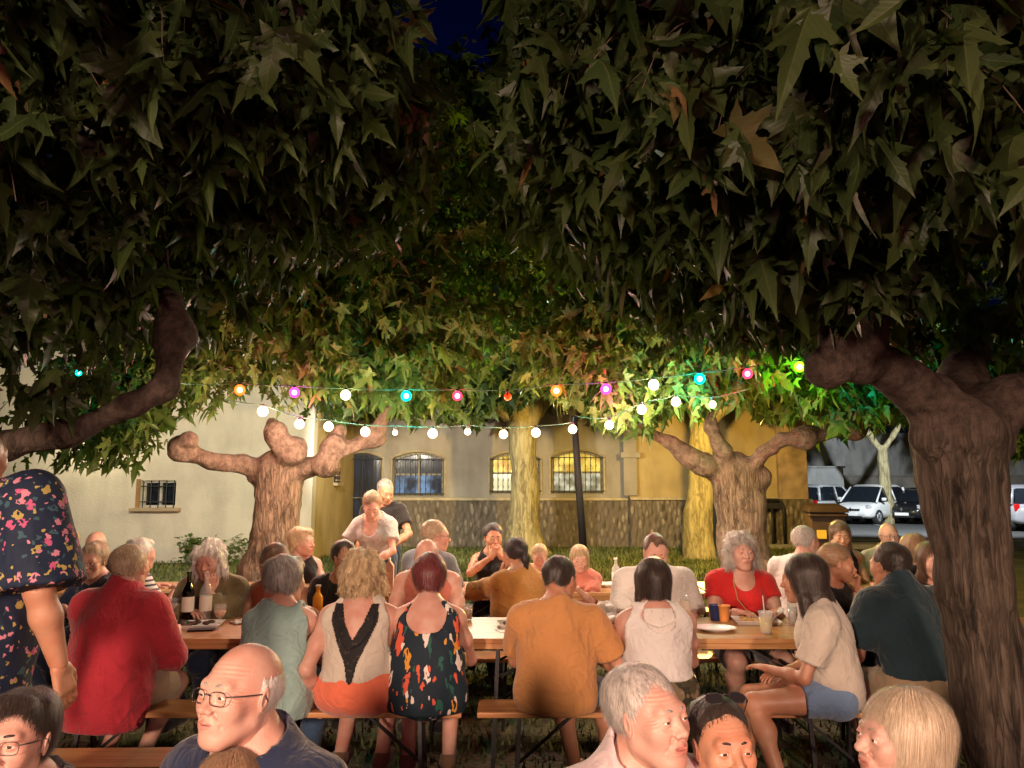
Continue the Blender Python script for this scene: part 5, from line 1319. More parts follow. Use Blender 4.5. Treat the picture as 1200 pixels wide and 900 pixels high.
def bench(label,loc,rz=0,group='folding wooden beer benches',L=2.2,W=.25,H=.46):
    r=root('folding_bench',label,'bench',loc,rz,group)
    m=MB(); m.box((0,0,H-.014),(L,W,.028)); m.build('seat',TW,r,bevel=.006)
    for s in (-1,1):
        x=s*(L/2-.22); m=MB()
        for t in (-1,1): m.tube([(x,t*.06,H-.03),(x+s*.02,t*.13,.0)],.014,4)
        m.tube([(x+s*.015,-.10,.14),(x+s*.015,.10,.14)],.012,4); m.build('leg',LEGM,r)
        m=MB(); m.tube([(x+s*.01,0,.17),(x-s*.30,0,H-.03)],.011,4); m.tube([(x+s*.01,-.07,.17),(x+s*.01,.07,.17)],.011,4); m.build('brace',LEGM,r)
    return r
YA,YB=4.86,6.68
table('front-row table at the left with the wine bottles',(-1.42,YA,0)); table('front-row table in the middle, between the orange-shirted man and the woman in red',(.80,YA,0)); table('front-row table at the right, in front of the navy-shirted man',(3.02,YA,0))
table('back-row table at the left, beyond the grey-haired diners',(-1.75,YB,0)); table('back-row table in the middle with the water bottle',(.47,YB,0)); table('back-row table at the right before the man in white',(2.69,YB,0))
table('third-row table at the left edge behind the floral shirt',(-3.97,YB,0))
bench('near bench under the red shirt and the coral shorts',(-1.36,4.24,0)); bench('near bench with its free left end beside the orange-shirted man',(.92,4.24,0)); bench('near bench under the navy-shirted man',(3.16,4.24,0))
bench('bench on the far side of the left front table',(-1.42,5.46,0)); bench('bench on the far side of the middle front table',(.84,5.46,0)); bench('bench on the far side of the right front table',(3.08,5.46,0))
bench('bench before the left back-row table',(-1.75,6.05,0)); bench('bench before the middle back-row table',(.49,6.05,0)); bench('bench before the right back-row table',(2.72,6.05,0))
bench('bench behind the left back-row table',(-1.75,7.35,0)); bench('bench behind the middle back-row table',(.47,7.35,0)); bench('bench behind the right back-row table',(2.69,7.35,0)); bench('bench behind the far left table',(-3.97,7.35,0))
bench('empty corner of a bench in the foreground beside the bald man in glasses',(-2.30,3.46,0),R(1.5))
bench('foreground bench under the nearest guests at the left',(-1.0,1.87,0)); bench('foreground bench under the nearest guests at the right',(1.25,1.87,0))

# ------------------------------------------------------------------ things on the tables
def at(px,py,z=.75):
    """table point (height z) that the photograph shows at (px,py)"""
    a=P(px,py,1.0); d=a-np.array([0,0,CAM_H]); t=(z-CAM_H)/d[2]; return (float(d[0]*t),float(d[1]*t),z)
GREENG=glass_mat('dark_bottle_glass',(.03,.045,.02),.05); CLEAR=pm('clear_glass',(.75,.80,.80),rough=.04,var=.02,bump=0,alpha=.22,spec=.9); PLAST=pm('clear_plastic',(.85,.88,.90),rough=.12,var=.03,bump=0,alpha=.33,spec=.7)
LABELW=pm('paper_label',(.75,.72,.62),bump=0,var=.06); WHITE=pm('white_plastic',(.72,.71,.69),rough=.35,var=.05,bump=0); NAP=pm('paper_napkin',(.75,.74,.72),bump=.4,bs=60)
def bottle(label,px,py,h=.30,r=.037,mat=None,lab=LABELW,cap=None,z=.75,neck=.014):
    o=root('bottle',label,'bottle',at(px,py,z))
    m=MB(); m.lathe([(r*.8,.0),(r,.008),(r,h*.58),(r*.85,h*.66),(neck*1.15,h*.76),(neck,h*.8),(neck,h*.97),(neck*1.15,h*.98),(neck*1.15,h)],n=20); m.build('bottle_glass',mat,o,True)
    if lab: m=MB(); m.lathe([(r+.0008,h*.2),(r+.0008,h*.5)],n=20,caps=False); m.build('paper_label',lab,o,True)
    if cap: m=MB(); m.lathe([(neck*1.3,h*.95),(neck*1.3,h*1.01),(.001,h*1.012)],n=14); m.build('cap',cap,o,True)
    return o
def goblet(label,px,py,h=.15,r=.035):
    o=root('wine_glass',label,'glass',at(px,py)); m=MB(); m.lathe([(.032,0),(.030,.004),(.006,.010),(.005,h*.45),(r*.6,h*.5),(r,h*.68),(r*.95,h*.98),(r*.86,h)],n=20,caps=False); m.build('bowl',CLEAR,o,True)
    m=MB(); m.lathe([(r*.55,h*.52),(r*.9,h*.66),(r*.92,h*.74),(.001,h*.745)],n=16); m.build('wine',pm('rose_wine',(.6,.35,.22),rough=.1,bump=0),o,True); return o
def cup(label,px,py,col,h=.115,r=.040,rim=None,straw=False,mat=None,name='cup',z=.75):
    o=root(name,label,'cup',at(px,py,z)); m=MB(); mt=mat or pm('cup_'+name+str(col[0])+str(col[2]),col,rough=.35,bump=0,var=.08)
    m.lathe([(r*.74,0),(r*.78,.004),(r,h),(r*1.04,h),(r*1.04,h-.004),(r*.97,h-.006),(r*.72,.008),(.001,.008)],n=22,caps=False); m.build('cup_wall',mt,o,True)
    m=MB(); m.lathe([(r*.76,.012),(r*.92,h*.72),(.001,h*.725)],n=18); m.build('drink',pm('drink_'+name+str(col[0]),rim or col,rough=.15,bump=0),o,True)
    if straw: m=MB(); m.tube([(.0,.0,.02),(-.012,.0,h+.09)],.0035,6); m.build('straw',WHITE,o,True)
    return o
def tray(label,px,py,rz=0,w=.26,d=.15,food=None,z=.75,name='paper_tray'):
    o=root(name,label,'tray',at(px,py,z),rz); m=MB()
    a,b=w/2,d/2; m.add([(-a,-b,.003),(a,-b,.003),(a,b,.003),(-a,b,.003),(-a-.02,-b-.02,.026),(a+.02,-b-.02,.026),(a+.02,b+.02,.026),(-a-.02,b+.02,.026)],[(0,1,2,3),(0,4,5,1),(1,5,6,2),(2,6,7,3),(3,7,4,0)])
    q=m.build('tray_shell',NAP,o); q.modifiers.new('s','SOLIDIFY').thickness=.003
    if food:
        s=Sdf(); rg=np.random.default_rng(int(px))
        for i in range(12): s.ell((rg.uniform(-a,a)*.7,rg.uniform(-b,b)*.6,.014+rg.uniform(0,.018)),(.022,.016,.012),k=.006)
        v,f=s.mesh(.004,noise=wob(int(px),120,.002)); mk('food',v,f,food,o)
    return o
def plate(label,px,py,r=.11,z=.75,rz=0,wide=1.):
    o=root('plate',label,'plate',at(px,py,z)); m=MB(); m.lathe([(r*.55,0),(r*.62,.004),(r,.020),(r*1.02,.022),(r*.98,.020),(r*.6,.007),(.001,.006)],n=32); q=m.build('dish',WHITE,o,True); q.scale=(wide,1,1); return o
DKF=pm('dark_food',(.06,.025,.015),rough=.5); FRY=pm('fried_food',(.50,.30,.10),rough=.5)
bottle('dark wine bottle with a small label standing left of the clear bottle',219,728,.31,.038,GREENG)
bottle('clear wine bottle with a white label beside the dark one',240,727,.31,.038,CLEAR)
goblet('short-stemmed wine glass right of the clear bottle',257,738)
o=root('smartphone','black phone lying flat in front of the wine bottles','phone',at(236,739),R(12)); m=MB(); m.box((0,0,.005),(.15,.075,.009)); m.build('case',pm('phone_black',(.01,.01,.012),rough=.12),o,bevel=.003)
m=MB(); m.box((0,0,.0105),(.142,.068,.001)); m.build('screen',pm('phone_glass',(.015,.015,.02),rough=.05,bump=0),o)
tray('white paper tray with leftovers beside the wine bottles',222,735,R(8),.34,.16,DKF)
cup('clear tumbler standing at the elbow of the man in red',204,722,(.8,.8,.8),mat=CLEAR,rim=(.5,.4,.3),name='tumbler')
bottle('clear glass carafe between the pensive man and the dark-haired woman',297,716,.27,.040,CLEAR,None)
bottle('orange juice bottle in front of the man in glasses',372,722,.20,.033,pm('orange_juice',(.9,.40,.03),rough=.15,bump=0),None,WHITE)
tray('white tray with dark food left of the orange-shirted man',606,734,R(6),.20,.13,DKF)
o=root('napkin','flat white napkin beside the dark food tray','napkin',at(594,739),R(20)); m=MB(); m.box((0,0,.002),(.12,.09,.003)); m.build('sheet',NAP,o)
o=root('napkin','small crumpled white napkin on the left table by the teal blouse','napkin',at(281,731),R(-20)); s=Sdf(); s.ell((0,0,.01),(.06,.04,.012)); v,f=s.mesh(.005,noise=wob(3,90,.006)); mk('sheet',v,f,NAP,o)
cup('pale blue cup beside the orange shirt',616,727,(.25,.40,.55),.09,.034,name='blue_cup')
cup('dark blue cup left of the orange one',838,727,(.02,.04,.14),.10,.036,name='dark_cup')
cup('orange plastic cup in front of the woman in red',849,728,(.85,.38,.12),.10,.038,name='orange_cup')
o=plate('empty white oval plate on the middle table',838,739,.10,wide=1.25)
tray('cardboard tray of food and napkins before the woman in red',886,730,R(-6),.24,.15,FRY)
s=Sdf(); q_=root('napkin','pair of twisted white napkins standing in the food tray','napkin',at(905,728)); 
s.cone((0,0,.02),(.06,.0,.07),.012,.016,k=.02); s.cone((0,0,.02),(-.05,.02,.05),.012,.012,k=.02); v,f=s.mesh(.005,noise=wob(9,80,.005)); mk('sheet',v,f,NAP,q_)
cup('clear plastic cup with a straw and lemon drink',898,742,(.8,.8,.5),.125,.042,rim=(.75,.70,.35),straw=True,mat=PLAST,name='plastic_cup')
bottle('slim empty clear bottle behind the back of the woman in white',803,731,.29,.033,CLEAR,LABELW)
cup('tall empty tumbler beside the lemon drink',929,730,(.8,.8,.8),.14,.032,mat=CLEAR,rim=(.6,.6,.6),name='tall_glass')
bottle('plastic water bottle with a white label on the back table',722,686,.23,.036,PLAST,WHITE,WHITE)
tray('flat white cardboard tray on the back table beside the water bottle',703,687,R(3),.26,.16)
o=root('paper_sheet','crumpled translucent paper wrapping on the table left of the woman in white','paper',at(706,728,.752)); s=Sdf(); s.ell((0,.05,.02),(.13,.15,.022)); s.ell((.03,.12,.05),(.08,.06,.05)); v,f=s.mesh(.008,noise=wob(13,55,.012)); mk('sheet',v,f,NAP,o)
o=root('drink_carton','small salmon-coloured drinks carton held up by the woman bending over the back table','carton',at(456,692)); m=MB(); m.box((0,0,.10),(.07,.06,.20)); m.prism([(-.035,.20),(.035,.20),(0,.245)],-.03,.03); m.build('box',pm('carton_salmon',(.72,.40,.28),rough=.45,bump=0),o,bevel=.003)
m=MB(); m.box((0,0,.25),(.012,.058,.025)); m.build('seal',WHITE,o)
tray('white paper tray before the man in the white shirt',768,708,R(4),.24,.14,FRY)
plate('white plate on the right back-row table',950,690,.10)
# ------------------------------------------------------------------ pole and string lights
pb_=P(693,700,7.6)*np.array([1,1,0]); pt_=P(674,488,7.6)
po=root('pole','thin black pole leaning left that carries the string lights','pole',(float(pb_[0]),7.75,0))
tp=(float(pt_[0]-pb_[0]),0,float(pt_[2])+.02)
mb=MB(); mb.tube([(0,0,0),tp],[.042,.034],12); mb.build('shaft',pm('pole_black',(.004,.005,.005),rough=.6,spec=.1,bump=0),po,True)
mb=MB(); mb.box((-.09,0,.95),(.20,.05,.06)); mb.build('crossbar',LEGM,po,bevel=.006)
mb=MB(); mb.lathe([(.22,0),(.22,.03),(.06,.05),(.05,.12)],n=24); mb.build('base',LEGM,po,True)
CABLE=pm('cable_green',(.02,.10,.08),rough=.5,bump=0)
COLS={'o':(1,.16,.02),'m':(.95,.05,.55),'w':(1,.80,.55),'t':(.0,.75,.65),'r':(1,.04,.12),'g':(.35,1,.02),'x':(.7,.12,.03)}
def shell_mat(name,c,e):
    """thin coloured bulb glass: lets the filament glow through and shines in its own colour"""
    m,N,L,out=nodes(name); t=N('ShaderNodeBsdfTransparent'); t.inputs[0].default_value=(*[max(.15,x) for x in c],1)
    em=N('ShaderNodeEmission'); em.inputs[0].default_value=c4(c); em.inputs[1].default_value=e; a=N('ShaderNodeAddShader'); L(t.outputs[0],a.inputs[0]); L(em.outputs[0],a.inputs[1]); L(a.outputs[0],out.inputs[0]); return m
BM={k:shell_mat('bulb_'+k,c,{'w':2.6}.get(k,1.25)) for k,c in COLS.items() if k!='x'}; BM['x']=pm('bulb_off',(.55,.12,.03),rough=.2,bump=0)
CORE={k:emit('filament_'+k,tuple(.45+.55*x for x in c),22) for k,c in COLS.items()}
LIGHTS=[]
def string(name,label,pts,Yf,cable_ext,group='festoon strings'):
    """pts: (px,py,colour,lit,size)"""
    r=root(name,label,'string lights',(0,0,0),0,group)
    W=[P(px,py,Yf(px)) for px,py,*_ in pts]
    ca=[np.array(p) for p in cable_ext[0]]+[w+np.array([0,0,.065]) for w in W]+[np.array(p) for p in cable_ext[1]]
    fine=[]
    for i in range(len(ca)-1):
        for t in np.linspace(0,1,5)[:-1]: fine.append(ca[i]*(1-t)+ca[i+1]*t-np.array([0,0,.03*4*t*(1-t)*np.linalg.norm(ca[i+1]-ca[i])*.6]))
    fine.append(ca[-1]); m=MB(); m.tube(fine,.0045,5); m.build('cable',CABLE,r,True)
    r['_c']=0; del r['_c']
    for (px,py,c,lit,sz),w in zip(pts,W):
        m=MB(); R0=.041*sz; prof=[(.001,-R0)]+[(R0*sin(a),-R0*cos(a)) for a in np.linspace(.3,2.55,9)]+[(.013,R0*1.05)]
        m.lathe(prof,(0,0,0),16); b=m.build('bulb',BM[c if lit else 'x'],r,True); b.location=[float(x) for x in w]
        m=MB(); m.lathe([(.014,R0*.95),(.017,R0),(.017,.055),(.010,.068)],(0,0,0),12); so=m.build('socket',pm('socket_black',(.015,.02,.02),rough=.5,bump=0),b,True)
        if lit:
            m=MB(); rc=R0*.50; m.lathe([(.001,-rc)]+[(rc*sin(a),-rc*cos(a)) for a in np.linspace(.4,2.7,6)]+[(.001,rc)],(0,0,0),12); m.build('filament',CORE[c],b,True)
            LIGHTS.append((w,COLS[c],lit))
    return r
string('string_lights','upper festoon string of coloured bulbs crossing the whole photo',
  [(92,437,'t',.12,.7),(205,457,'w',.6,.9),(281,457,'o',1,1.2),(345,460,'m',1,1.15),(405,463,'w',1,1.15),(476,464,'t',1.4,1.2),(536,464,'r',1,1.1),(595,465,'x',0,.9),(652,458,'o',1.3,1.25),(710,456,'m',1,1.2),(766,451,'w',1,1.2),(820,444,'t',1.4,1.25),(876,438,'r',1,1.15),(937,430,'g',.7,1.2),(1043,404,'t',.6,.9)],
  lambda px:7.15,([P(-60,420,6.4)],[P(1140,380,6.4)]))
string('string_lights','lower festoon string of white bulbs hung from the pole top',
  [(308,482,'w',1.3,1.2),(351,497,'w',1,1.1),(385,500,'w',1,1.1),(428,506,'w',1,1.1),(463,507,'w',.3,.6),(507,508,'w',1,1.1),(548,506,'w',.4,.75),(590,509,'w',1,1.),(628,507,'w',1,1.05),(671,503,'w',1,1.)],
  lambda px:7.35,([P(262,468,7.4)],[tuple(np.array(tp)+np.array(po.location))]))
string('string_lights','short rising run of white bulbs from the pole to the right-hand pollard',
  [(714,498,'w',1,1.),(752,480,'w',1,1.05),(792,471,'w',1,1.05),(835,474,'w',.5,.8)],
  lambda px:7.1,([tuple(np.array(tp)+np.array(po.location))],[P(880,455,7.3)]))

for k_,(px,py,yy) in enumerate([(548,727,'clear tumbler beside the elbow of the woman in the flowered dress'),(690,735,'small clear tumbler left of the woman in white'),(585,700,'short clear glass on the back table before the mustard blouse')]):
    cup(yy,px,py,(.8,.8,.8),.10,.034,mat=CLEAR,rim=[(.55,.30,.12),(.6,.6,.5),(.5,.12,.1)][k_],name='tumbler')
plate('small white plate on the middle table by the woman in white',672,741,.085)
# ------------------------------------------------------------------ people of the scene
fb=fabric
NAVY=fb('navy_cotton',(.012,.022,.055)); REDS=fb('red_linen',(.44,.030,.048)); TEAL=fb('teal_satin',(.26,.40,.38),.5); OLIVE=fb('olive_wool',(.16,.13,.065)); CREAMT=fb('cream_cotton',(.55,.50,.42))
GREYT=fb('grey_melange',(.40,.36,.34)); ORAT=fb('ochre_orange_cotton',(.52,.245,.085)); MUST=fb('mustard_cotton',(.42,.20,.05)); WHT=fb('white_cotton',(.68,.66,.64)); REDT=fb('bright_red_cotton',(.62,.025,.025)); BLK=fb('black_cotton',(.015,.014,.016))
SAL=fb('salmon_cotton',(.62,.22,.16)); CORAL=fb('coral_linen',(.72,.17,.09)); DENIM=fb('denim',(.035,.07,.13)); LDENIM=fb('light_denim',(.16,.26,.42)); BEIGE=fb('beige_chino',(.40,.30,.19)); SLATE=fb('dark_teal_cotton',(.018,.042,.055)); DGREY=fb('dark_grey_cotton',(.06,.06,.065)); BLUEG=fb('blue_grey_cotton',(.20,.24,.28))
STR=stripe_mat('striped_jersey',(.65,.62,.6),(.06,.06,.09),9)
FLOR=pattern_mat('floral_print_navy',(.012,.022,.05),[(.012,.022,.05),(.50,.10,.22),(.04,.10,.13),(.55,.22,.30),(.40,.32,.10),(.012,.022,.05)],30,.46)
FDRESS=pattern_mat('floral_dress_print',(.010,.022,.035),[(.010,.022,.035),(.62,.28,.04),(.70,.64,.58),(.60,.10,.05),(.02,.10,.08),(.010,.022,.035)],15,.50,stretch=(1.3,1.3,.55))
CAMO=pattern_mat('camouflage_print',(.06,.055,.03),[(.16,.12,.07),(.03,.03,.02),(.22,.17,.11)],11,.7)
SHOE=fb('dark_shoe',(.03,.028,.028)); SAND=fb('tan_sandal',(.20,.12,.07)); WSH=fb('white_shoe',(.55,.53,.5))
def tee(m,**k): d=dict(style='tee',mat=m,name='t_shirt'); d.update(k); return d
def tank(m,**k): d=dict(style='tank',mat=m,name='tank_top',off=.014); d.update(k); return d
TR=dict(style='trousers',mat=NAVY); SHD=dict(style='shorts',mat=DENIM,len=.75)
A=4.17; B=5.48; Cn=6.02; D=7.36
# nearest guests -------------------------------------------------------------
p=person('bald man in thin-rimmed glasses and navy t-shirt looking down to the left in the foreground',284,755,1.86,age=1.,hs=.9,yaw=155,lean=10,hyaw=-4,hpitch=-9,skn='pink',hair=('ring','white'),glasses=True,hres=.0021,res=.007,
  top=tee(NAVY,neck=.074,sleeve=.7),bottom=TR,shoes=SHOE,g=1.05,armL='table',armR='table',hw=1.02,strands=2600,lid=.0005,footy=.25,seed=1,hopt=dict(gz=-.35))
p=person('grey-haired man turned to the right in the near foreground, pale collar showing',760,785,1.86,age=1.,hs=.9,sc=.96,yaw=196,lean=10,hyaw=22,hpitch=-8,skn='pink',hair=('short','grey'),hres=.0021,res=.007,mouth=.003,
  top=dict(style='shirt',mat=fb('pale_pink_shirt',(.60,.50,.50)),collar=True,name='shirt'),bottom=TR,shoes=SHOE,g=1.05,armL='lap',armR='lap',hopt=dict(vol=.004),strands=9000,footy=.25,seed=2)
p=person('dark short-haired man with sunglasses pushed up on his head beside the grey-haired man',845,822,1.97,age=.5,hs=.92,sc=.90,seat=.44,yaw=176,lean=20,hyaw=12,hpitch=-6,skn='tan',hair=('short','dark'),hres=.0023,res=.008,glasses='top',
  top=tee(DGREY),bottom=TR,shoes=SHOE,armL='lap',armR='lap',strands=5000,footy=.25,seed=3,hw=.97,hopt=dict(messy=.6,gz=-.2))
p=person('blond woman with straight hair in left profile at lower right',1048,812,1.86,age=.2,hs=.92,sc=.92,yaw=120,lean=12,hyaw=-22,hpitch=-6,fem=True,skn='pink',hair=('long','fair'),hres=.0023,res=.008,
  top=tank(BLK),bottom=TR,shoes=SHOE,armL='lap',armR='lap',hopt=dict(vol=.0,sw=.00055),strands=34000,footy=.25,seed=4)
p=person('light-brown head cropped by the bottom edge in front of the bald man',286,884,1.58,hs=.95,sc=.88,yaw=-20,lean=22,hpitch=10,fem=True,skn='pale',hair=('bob','lightbrown'),hres=.003,res=.009,face=False,
  top=tee(DGREY),bottom=TR,shoes=SHOE,armL='lap',armR='lap',strands=20000,footy=.2,seed=5,seat=.40,hopt=dict(sw=.0006))
p=person('dark-haired woman in glasses at the bottom left corner, face lit magenta',22,816,1.97,age=.4,hs=.95,sc=.90,yaw=185,lean=20,hpitch=-10,fem=True,skn='pink',hair=('full','dark'),hres=.0024,res=.008,glasses=True,
  top=tee(DGREY),bottom=TR,shoes=SHOE,armL='lap',armR='lap',strands=20000,footy=.25,seed=6,hopt=dict(w=.95,sw=.0006))
# standing man in the floral shirt
p=person('man standing with his back to us in a navy shirt printed with pink flowers',-24,472,2.5,yaw=-14,tilt=-12,lean=5,seated=False,skn='tan',hair=('short','brown'),hres=.004,res=.009,face=False,
  top=dict(style='shirt',mat=FLOR,sleeve=.98,sr=.07,loose=.045,name='shirt',hem=.86,off=.02,collar=True),bottom=TR,shoes=SHOE,g=1.22,armL='down',armR=dict(t=(.30,.10,.90),pole=(.4,-1,0),pn=(-1,0,0)),seed=7,wide=1.6)
# row A, near side (backs) ---------------------------------------------------
p=person('heavy grey-haired man in a loose red shirt seen from behind at the front table',155,640,A,yaw=-10,lean=10,skn='pink',hair=('short','sandy'),face=False,res=.009,hres=.004,g=1.22,wide=1.12,hw=1.08,
  top=dict(style='shirt',mat=REDS,collar=True,sleeve=1.15,sr=.03,loose=.02,off=.022,hem=.385,drop=.09,name='shirt',fold=.011),bottom=dict(style='shorts',mat=BEIGE,len=.8),shoes=SHOE,armL='table',armR='table',seed=8,hopt=dict(vol=.002),strands=4000,footy=-.02,feet=None)
p=person('grey-haired woman in a sleeveless teal satin blouse seen from behind',338,655,A,yaw=-4,lean=12,fem=True,skn='pink',hair=('full','darkgrey'),face=False,res=.009,hres=.004,g=1.12,hopt=dict(vol=.014),strands=4000,hyaw=-15,
  top=tank(TEAL,off=.016,arm=.08,name='blouse',hem=.44,loose=.02,drop=.06),bottom=dict(style='trousers',mat=DENIM),shoes=SHOE,armL='table',armR='fold',seed=9)
pA3=person('curly blond woman in a white tank top with a black lace V on the back',427,650,A,yaw=-3,lean=8,fem=True,skn='pink',hair=('curly','blond'),face=False,res=.0085,hres=.004,g=1.25,wide=1.1,hopt=dict(vol=.006),strands=4500,
  top=tank(CREAMT,scoop=(-.09,-.05,.088,.15),hem=.625,arm=.095),bottom=dict(style='shorts',mat=CORAL,len=.8,waist=.11),shoes=SAND,armL=dict(t=(-.235,.03,.50),pole=(-.15,-1,0),pn=(1,0,0),curl=.5),armR='cheek',seed=10,footy=-.05)
pA4=person('woman with short dark red hair in a navy flower-printed strappy dress',504,652,A,yaw=2,lean=8,fem=True,skn='pink',hair=('full','red'),face=False,res=.0085,hres=.004,g=1.12,hopt=dict(vol=.006),strands=4500,
  top=tank(FDRESS,scoop=(-.09,-.04,.095,.085),hem=.47,arm=.10,name='dress',off=.012,drop=.05,loose=.02),bottom=dict(style='skirt',mat=FDRESS,len=.95),shoes=SAND,armL='table',armR='table',seed=11,footy=.0)
pA5=person('dark-haired man in an ochre orange t-shirt and denim shorts',657,654,A,yaw=-8,lean=13,hyaw=-28,hpitch=10,skn='tan',hair=('short','dark'),face=True,res=.0085,hres=.0036,g=1.13,wide=1.08,
  top=tee(ORAT,sleeve=.72,sr=.026,loose=.015,hem=.47,drop=.03),bottom=SHD,shoes=None,armL='table',armR=dict(t=(.20,.30,.66),pole=(.7,-.5,-.5)),seed=12,strands=4500,knees=[(-.02,.34,.45),(.24,.36,.45)],feet=[(.12,-.02,.07),(.26,.02,.07)])
pA6=person('woman with a dark bob in a white lace-strapped top and camouflage trousers',764,656,A,yaw=2,lean=9,fem=True,skn='pink',hair=('bob','dark'),face=False,res=.0085,hres=.004,g=1.18,wide=1.08,strands=4500,
  top=tank(WHT,arm=.09,hem=.63,off=.014,scoop=(-.1,-.0,.075,.06)),bottom=dict(style='trousers',mat=CAMO),shoes=SAND,armL='table',armR='table',seed=13,footy=.05)
pA7=person('young woman in a cream t-shirt and short denim shorts sitting sideways on the bench',938,652,4.12,yaw=74,lean=12,hyaw=-20,hpitch=8,fem=True,skn='tan',hair=('long','dark'),face=False,res=.0085,hres=.004,g=.92,strands=6000,
  top=tee(CREAMT,sleeve=.72,sr=.03,loose=.02,hem=.50),bottom=dict(style='shorts',mat=LDENIM,len=.42),shoes=WSH,armL=dict(t=(-.02,.33,.66),pole=(-.6,-.2,-.6),curl=.3),armR=dict(t=(.06,.26,.63),pole=(.6,-.4,-.5),curl=.3),seed=14,knees=[(-.20,.38,.53),(.06,.42,.50)],feet=[(-.36,.26,.08),(.05,.46,.08)],hopt=dict(vol=-.004))
pA8=person('big man in a dark teal polo and beige trousers beside the near trunk',1040,638,A+.02,yaw=12,lean=16,hyaw=12,hpitch=6,skn='tan',hair=('short','dark'),face=False,res=.0085,hres=.004,g=1.25,wide=1.14,
  top=dict(style='shirt',mat=SLATE,collar=True,sleeve=.75,sr=.025,hem=.63,off=.018,name='polo_shirt'),bottom=dict(style='trousers',mat=BEIGE,waist=.13),shoes=SHOE,armL='table',armR='table',seed=15,strands=4500,hw=1.04)
# row A, far side (faces) ----------------------------------------------------
p=person('long grey-haired man in an olive cardigan resting his mouth on his hand',246,637,B,yaw=172,lean=16,hyaw=10,hpitch=10,skn='pink',hair=('curly','white'),res=.010,hres=.0038,g=1.08,hopt=dict(w=.92,vol=-.008),strands=3500,
  top=dict(style='shirt',mat=OLIVE,sleeve=1.85,loose=.02,off=.02,collar=True,name='cardigan'),bottom=TR,shoes=SHOE,armL='chin',armR='fold',seed=16,lid=.0)
p=person('long dark-haired woman looking down, behind the teal blouse',321,641,B,yaw=178,lean=12,hyaw=-8,hpitch=22,fem=True,skn='olive',hair=('long','brown'),res=.010,hres=.0038,strands=4000,
  top=tank(SAL),bottom=TR,shoes=SHOE,armL='table',armR='fold',seed=17,lid=-.001,hopt=dict(vol=-.003))
p=person('dark-haired bearded man in glasses and black t-shirt in profile looking left',405,635,B+.1,yaw=170,lean=8,hyaw=52,hpitch=6,skn='olive',hair=('short','dark'),res=.010,hres=.0038,glasses=True,
  top=tee(BLK),bottom=TR,shoes=SHOE,armL='table',armR='table',seed=18,strands=3000)
p=person('balding man in a salmon vest leaning forward behind the red-haired woman',500,633,B+.02,yaw=180,lean=14,hyaw=0,hpitch=34,skn='pink',hair=('ring','grey'),res=.010,hres=.0038,g=1.15,
  top=tank(SAL,arm=.11),bottom=SHD,shoes=SHOE,armL='table',armR='table',seed=19,lid=-.001)
p=person('crew-cut man in a white t-shirt eating, facing us behind the dark bob',768,628,B+.02,yaw=180,lean=10,hpitch=16,skn='pink',hair=('crew','brown'),res=.010,hres=.0038,g=1.3,wide=1.16,hw=1.05,hfat=.006,
  top=tee(WHT,sleeve=.8,sr=.035,loose=.03),bottom=SHD,shoes=SHOE,armL='table',armR='table',seed=20,strands=3000,lid=0)
pRED=person('woman with curly grey hair in a bright red t-shirt looking straight at the camera',868,627,B,age=.5,yaw=180,lean=5,hyaw=4,hpitch=-2,fem=True,skn='pale',hair=('curly','grey'),res=.0085,hres=.0028,g=1.25,wide=1.12,hw=1.03,hfat=.004,
  top=tee(REDT,sleeve=.42,sr=.012,off=.010,scoop=(.09,.0,.06,.07)),bottom=dict(style='shorts',mat=DGREY,len=.8),shoes=SHOE,armL='table',armR='table',seed=21,hopt=dict(vol=-.002,w=.97),strands=7000,spread=.12)
p=person('woman with a brown ponytail in a black top eating in profile, facing right',982,640,B+.05,yaw=205,lean=14,hyaw=48,hpitch=10,fem=True,skn='tan',hair=('pony','lightbrown'),res=.010,hres=.0036,strands=4000,
  top=tank(BLK,arm=.085),bottom=TR,shoes=SHOE,armL='mouth',armR='fold',seed=22,lid=0)
p=person('woman with an orange-lit face at the edge of the near trunk',1092,640,B+.1,yaw=165,lean=8,hyaw=10,hpitch=4,fem=True,skn='pink',hair=('long','brown'),res=.010,hres=.0038,strands=3000,
  top=tee(BLK),bottom=TR,shoes=SHOE,armL='table',armR='table',seed=23)
# row B ------------------------------------------------------------------------
p=person('older person in glasses and dark waistcoat at the left, looking left in profile',110,640,Cn-.35,yaw=150,lean=8,hyaw=32,hpitch=8,skn='pink',hair=('full','sandy'),res=.011,hres=.004,glasses=True,g=1.1,
  top=tee(NAVY),bottom=TR,shoes=SHOE,armL='table',armR='table',seed=24,strands=3000)
p=person('bald rosy head seen just behind the older person in glasses',112,634,D-.2,yaw=175,lean=8,hpitch=20,skn='pink',hair=('ring','grey'),res=.012,hres=.005,
  top=tee(NAVY),bottom=TR,shoes=SHOE,seed=25)
p=person('blond woman mostly hidden by the floral shirt',76,624,D-.2,yaw=170,lean=8,hpitch=5,fem=True,skn='tan',hair=('bob','blond'),res=.012,hres=.005,top=tank(BLK),bottom=TR,shoes=SHOE,seed=26)
p=person('grey-haired man standing at the far left behind the floral shirt',30,573,6.9,yaw=160,lean=3,hpitch=25,seated=False,skn='tan',hair=('short','grey'),res=.012,hres=.005,top=tee(NAVY),bottom=TR,shoes=SHOE,armL='down',armR='down',seed=27)
p=person('white-haired person in a striped t-shirt bending away on the left',167,634,Cn+.0,yaw=-30,lean=16,skn='pink',hair=('full','white'),face=False,res=.011,hres=.005,top=tee(STR),bottom=TR,shoes=SHOE,armL='table',armR='table',seed=28,fem=True)
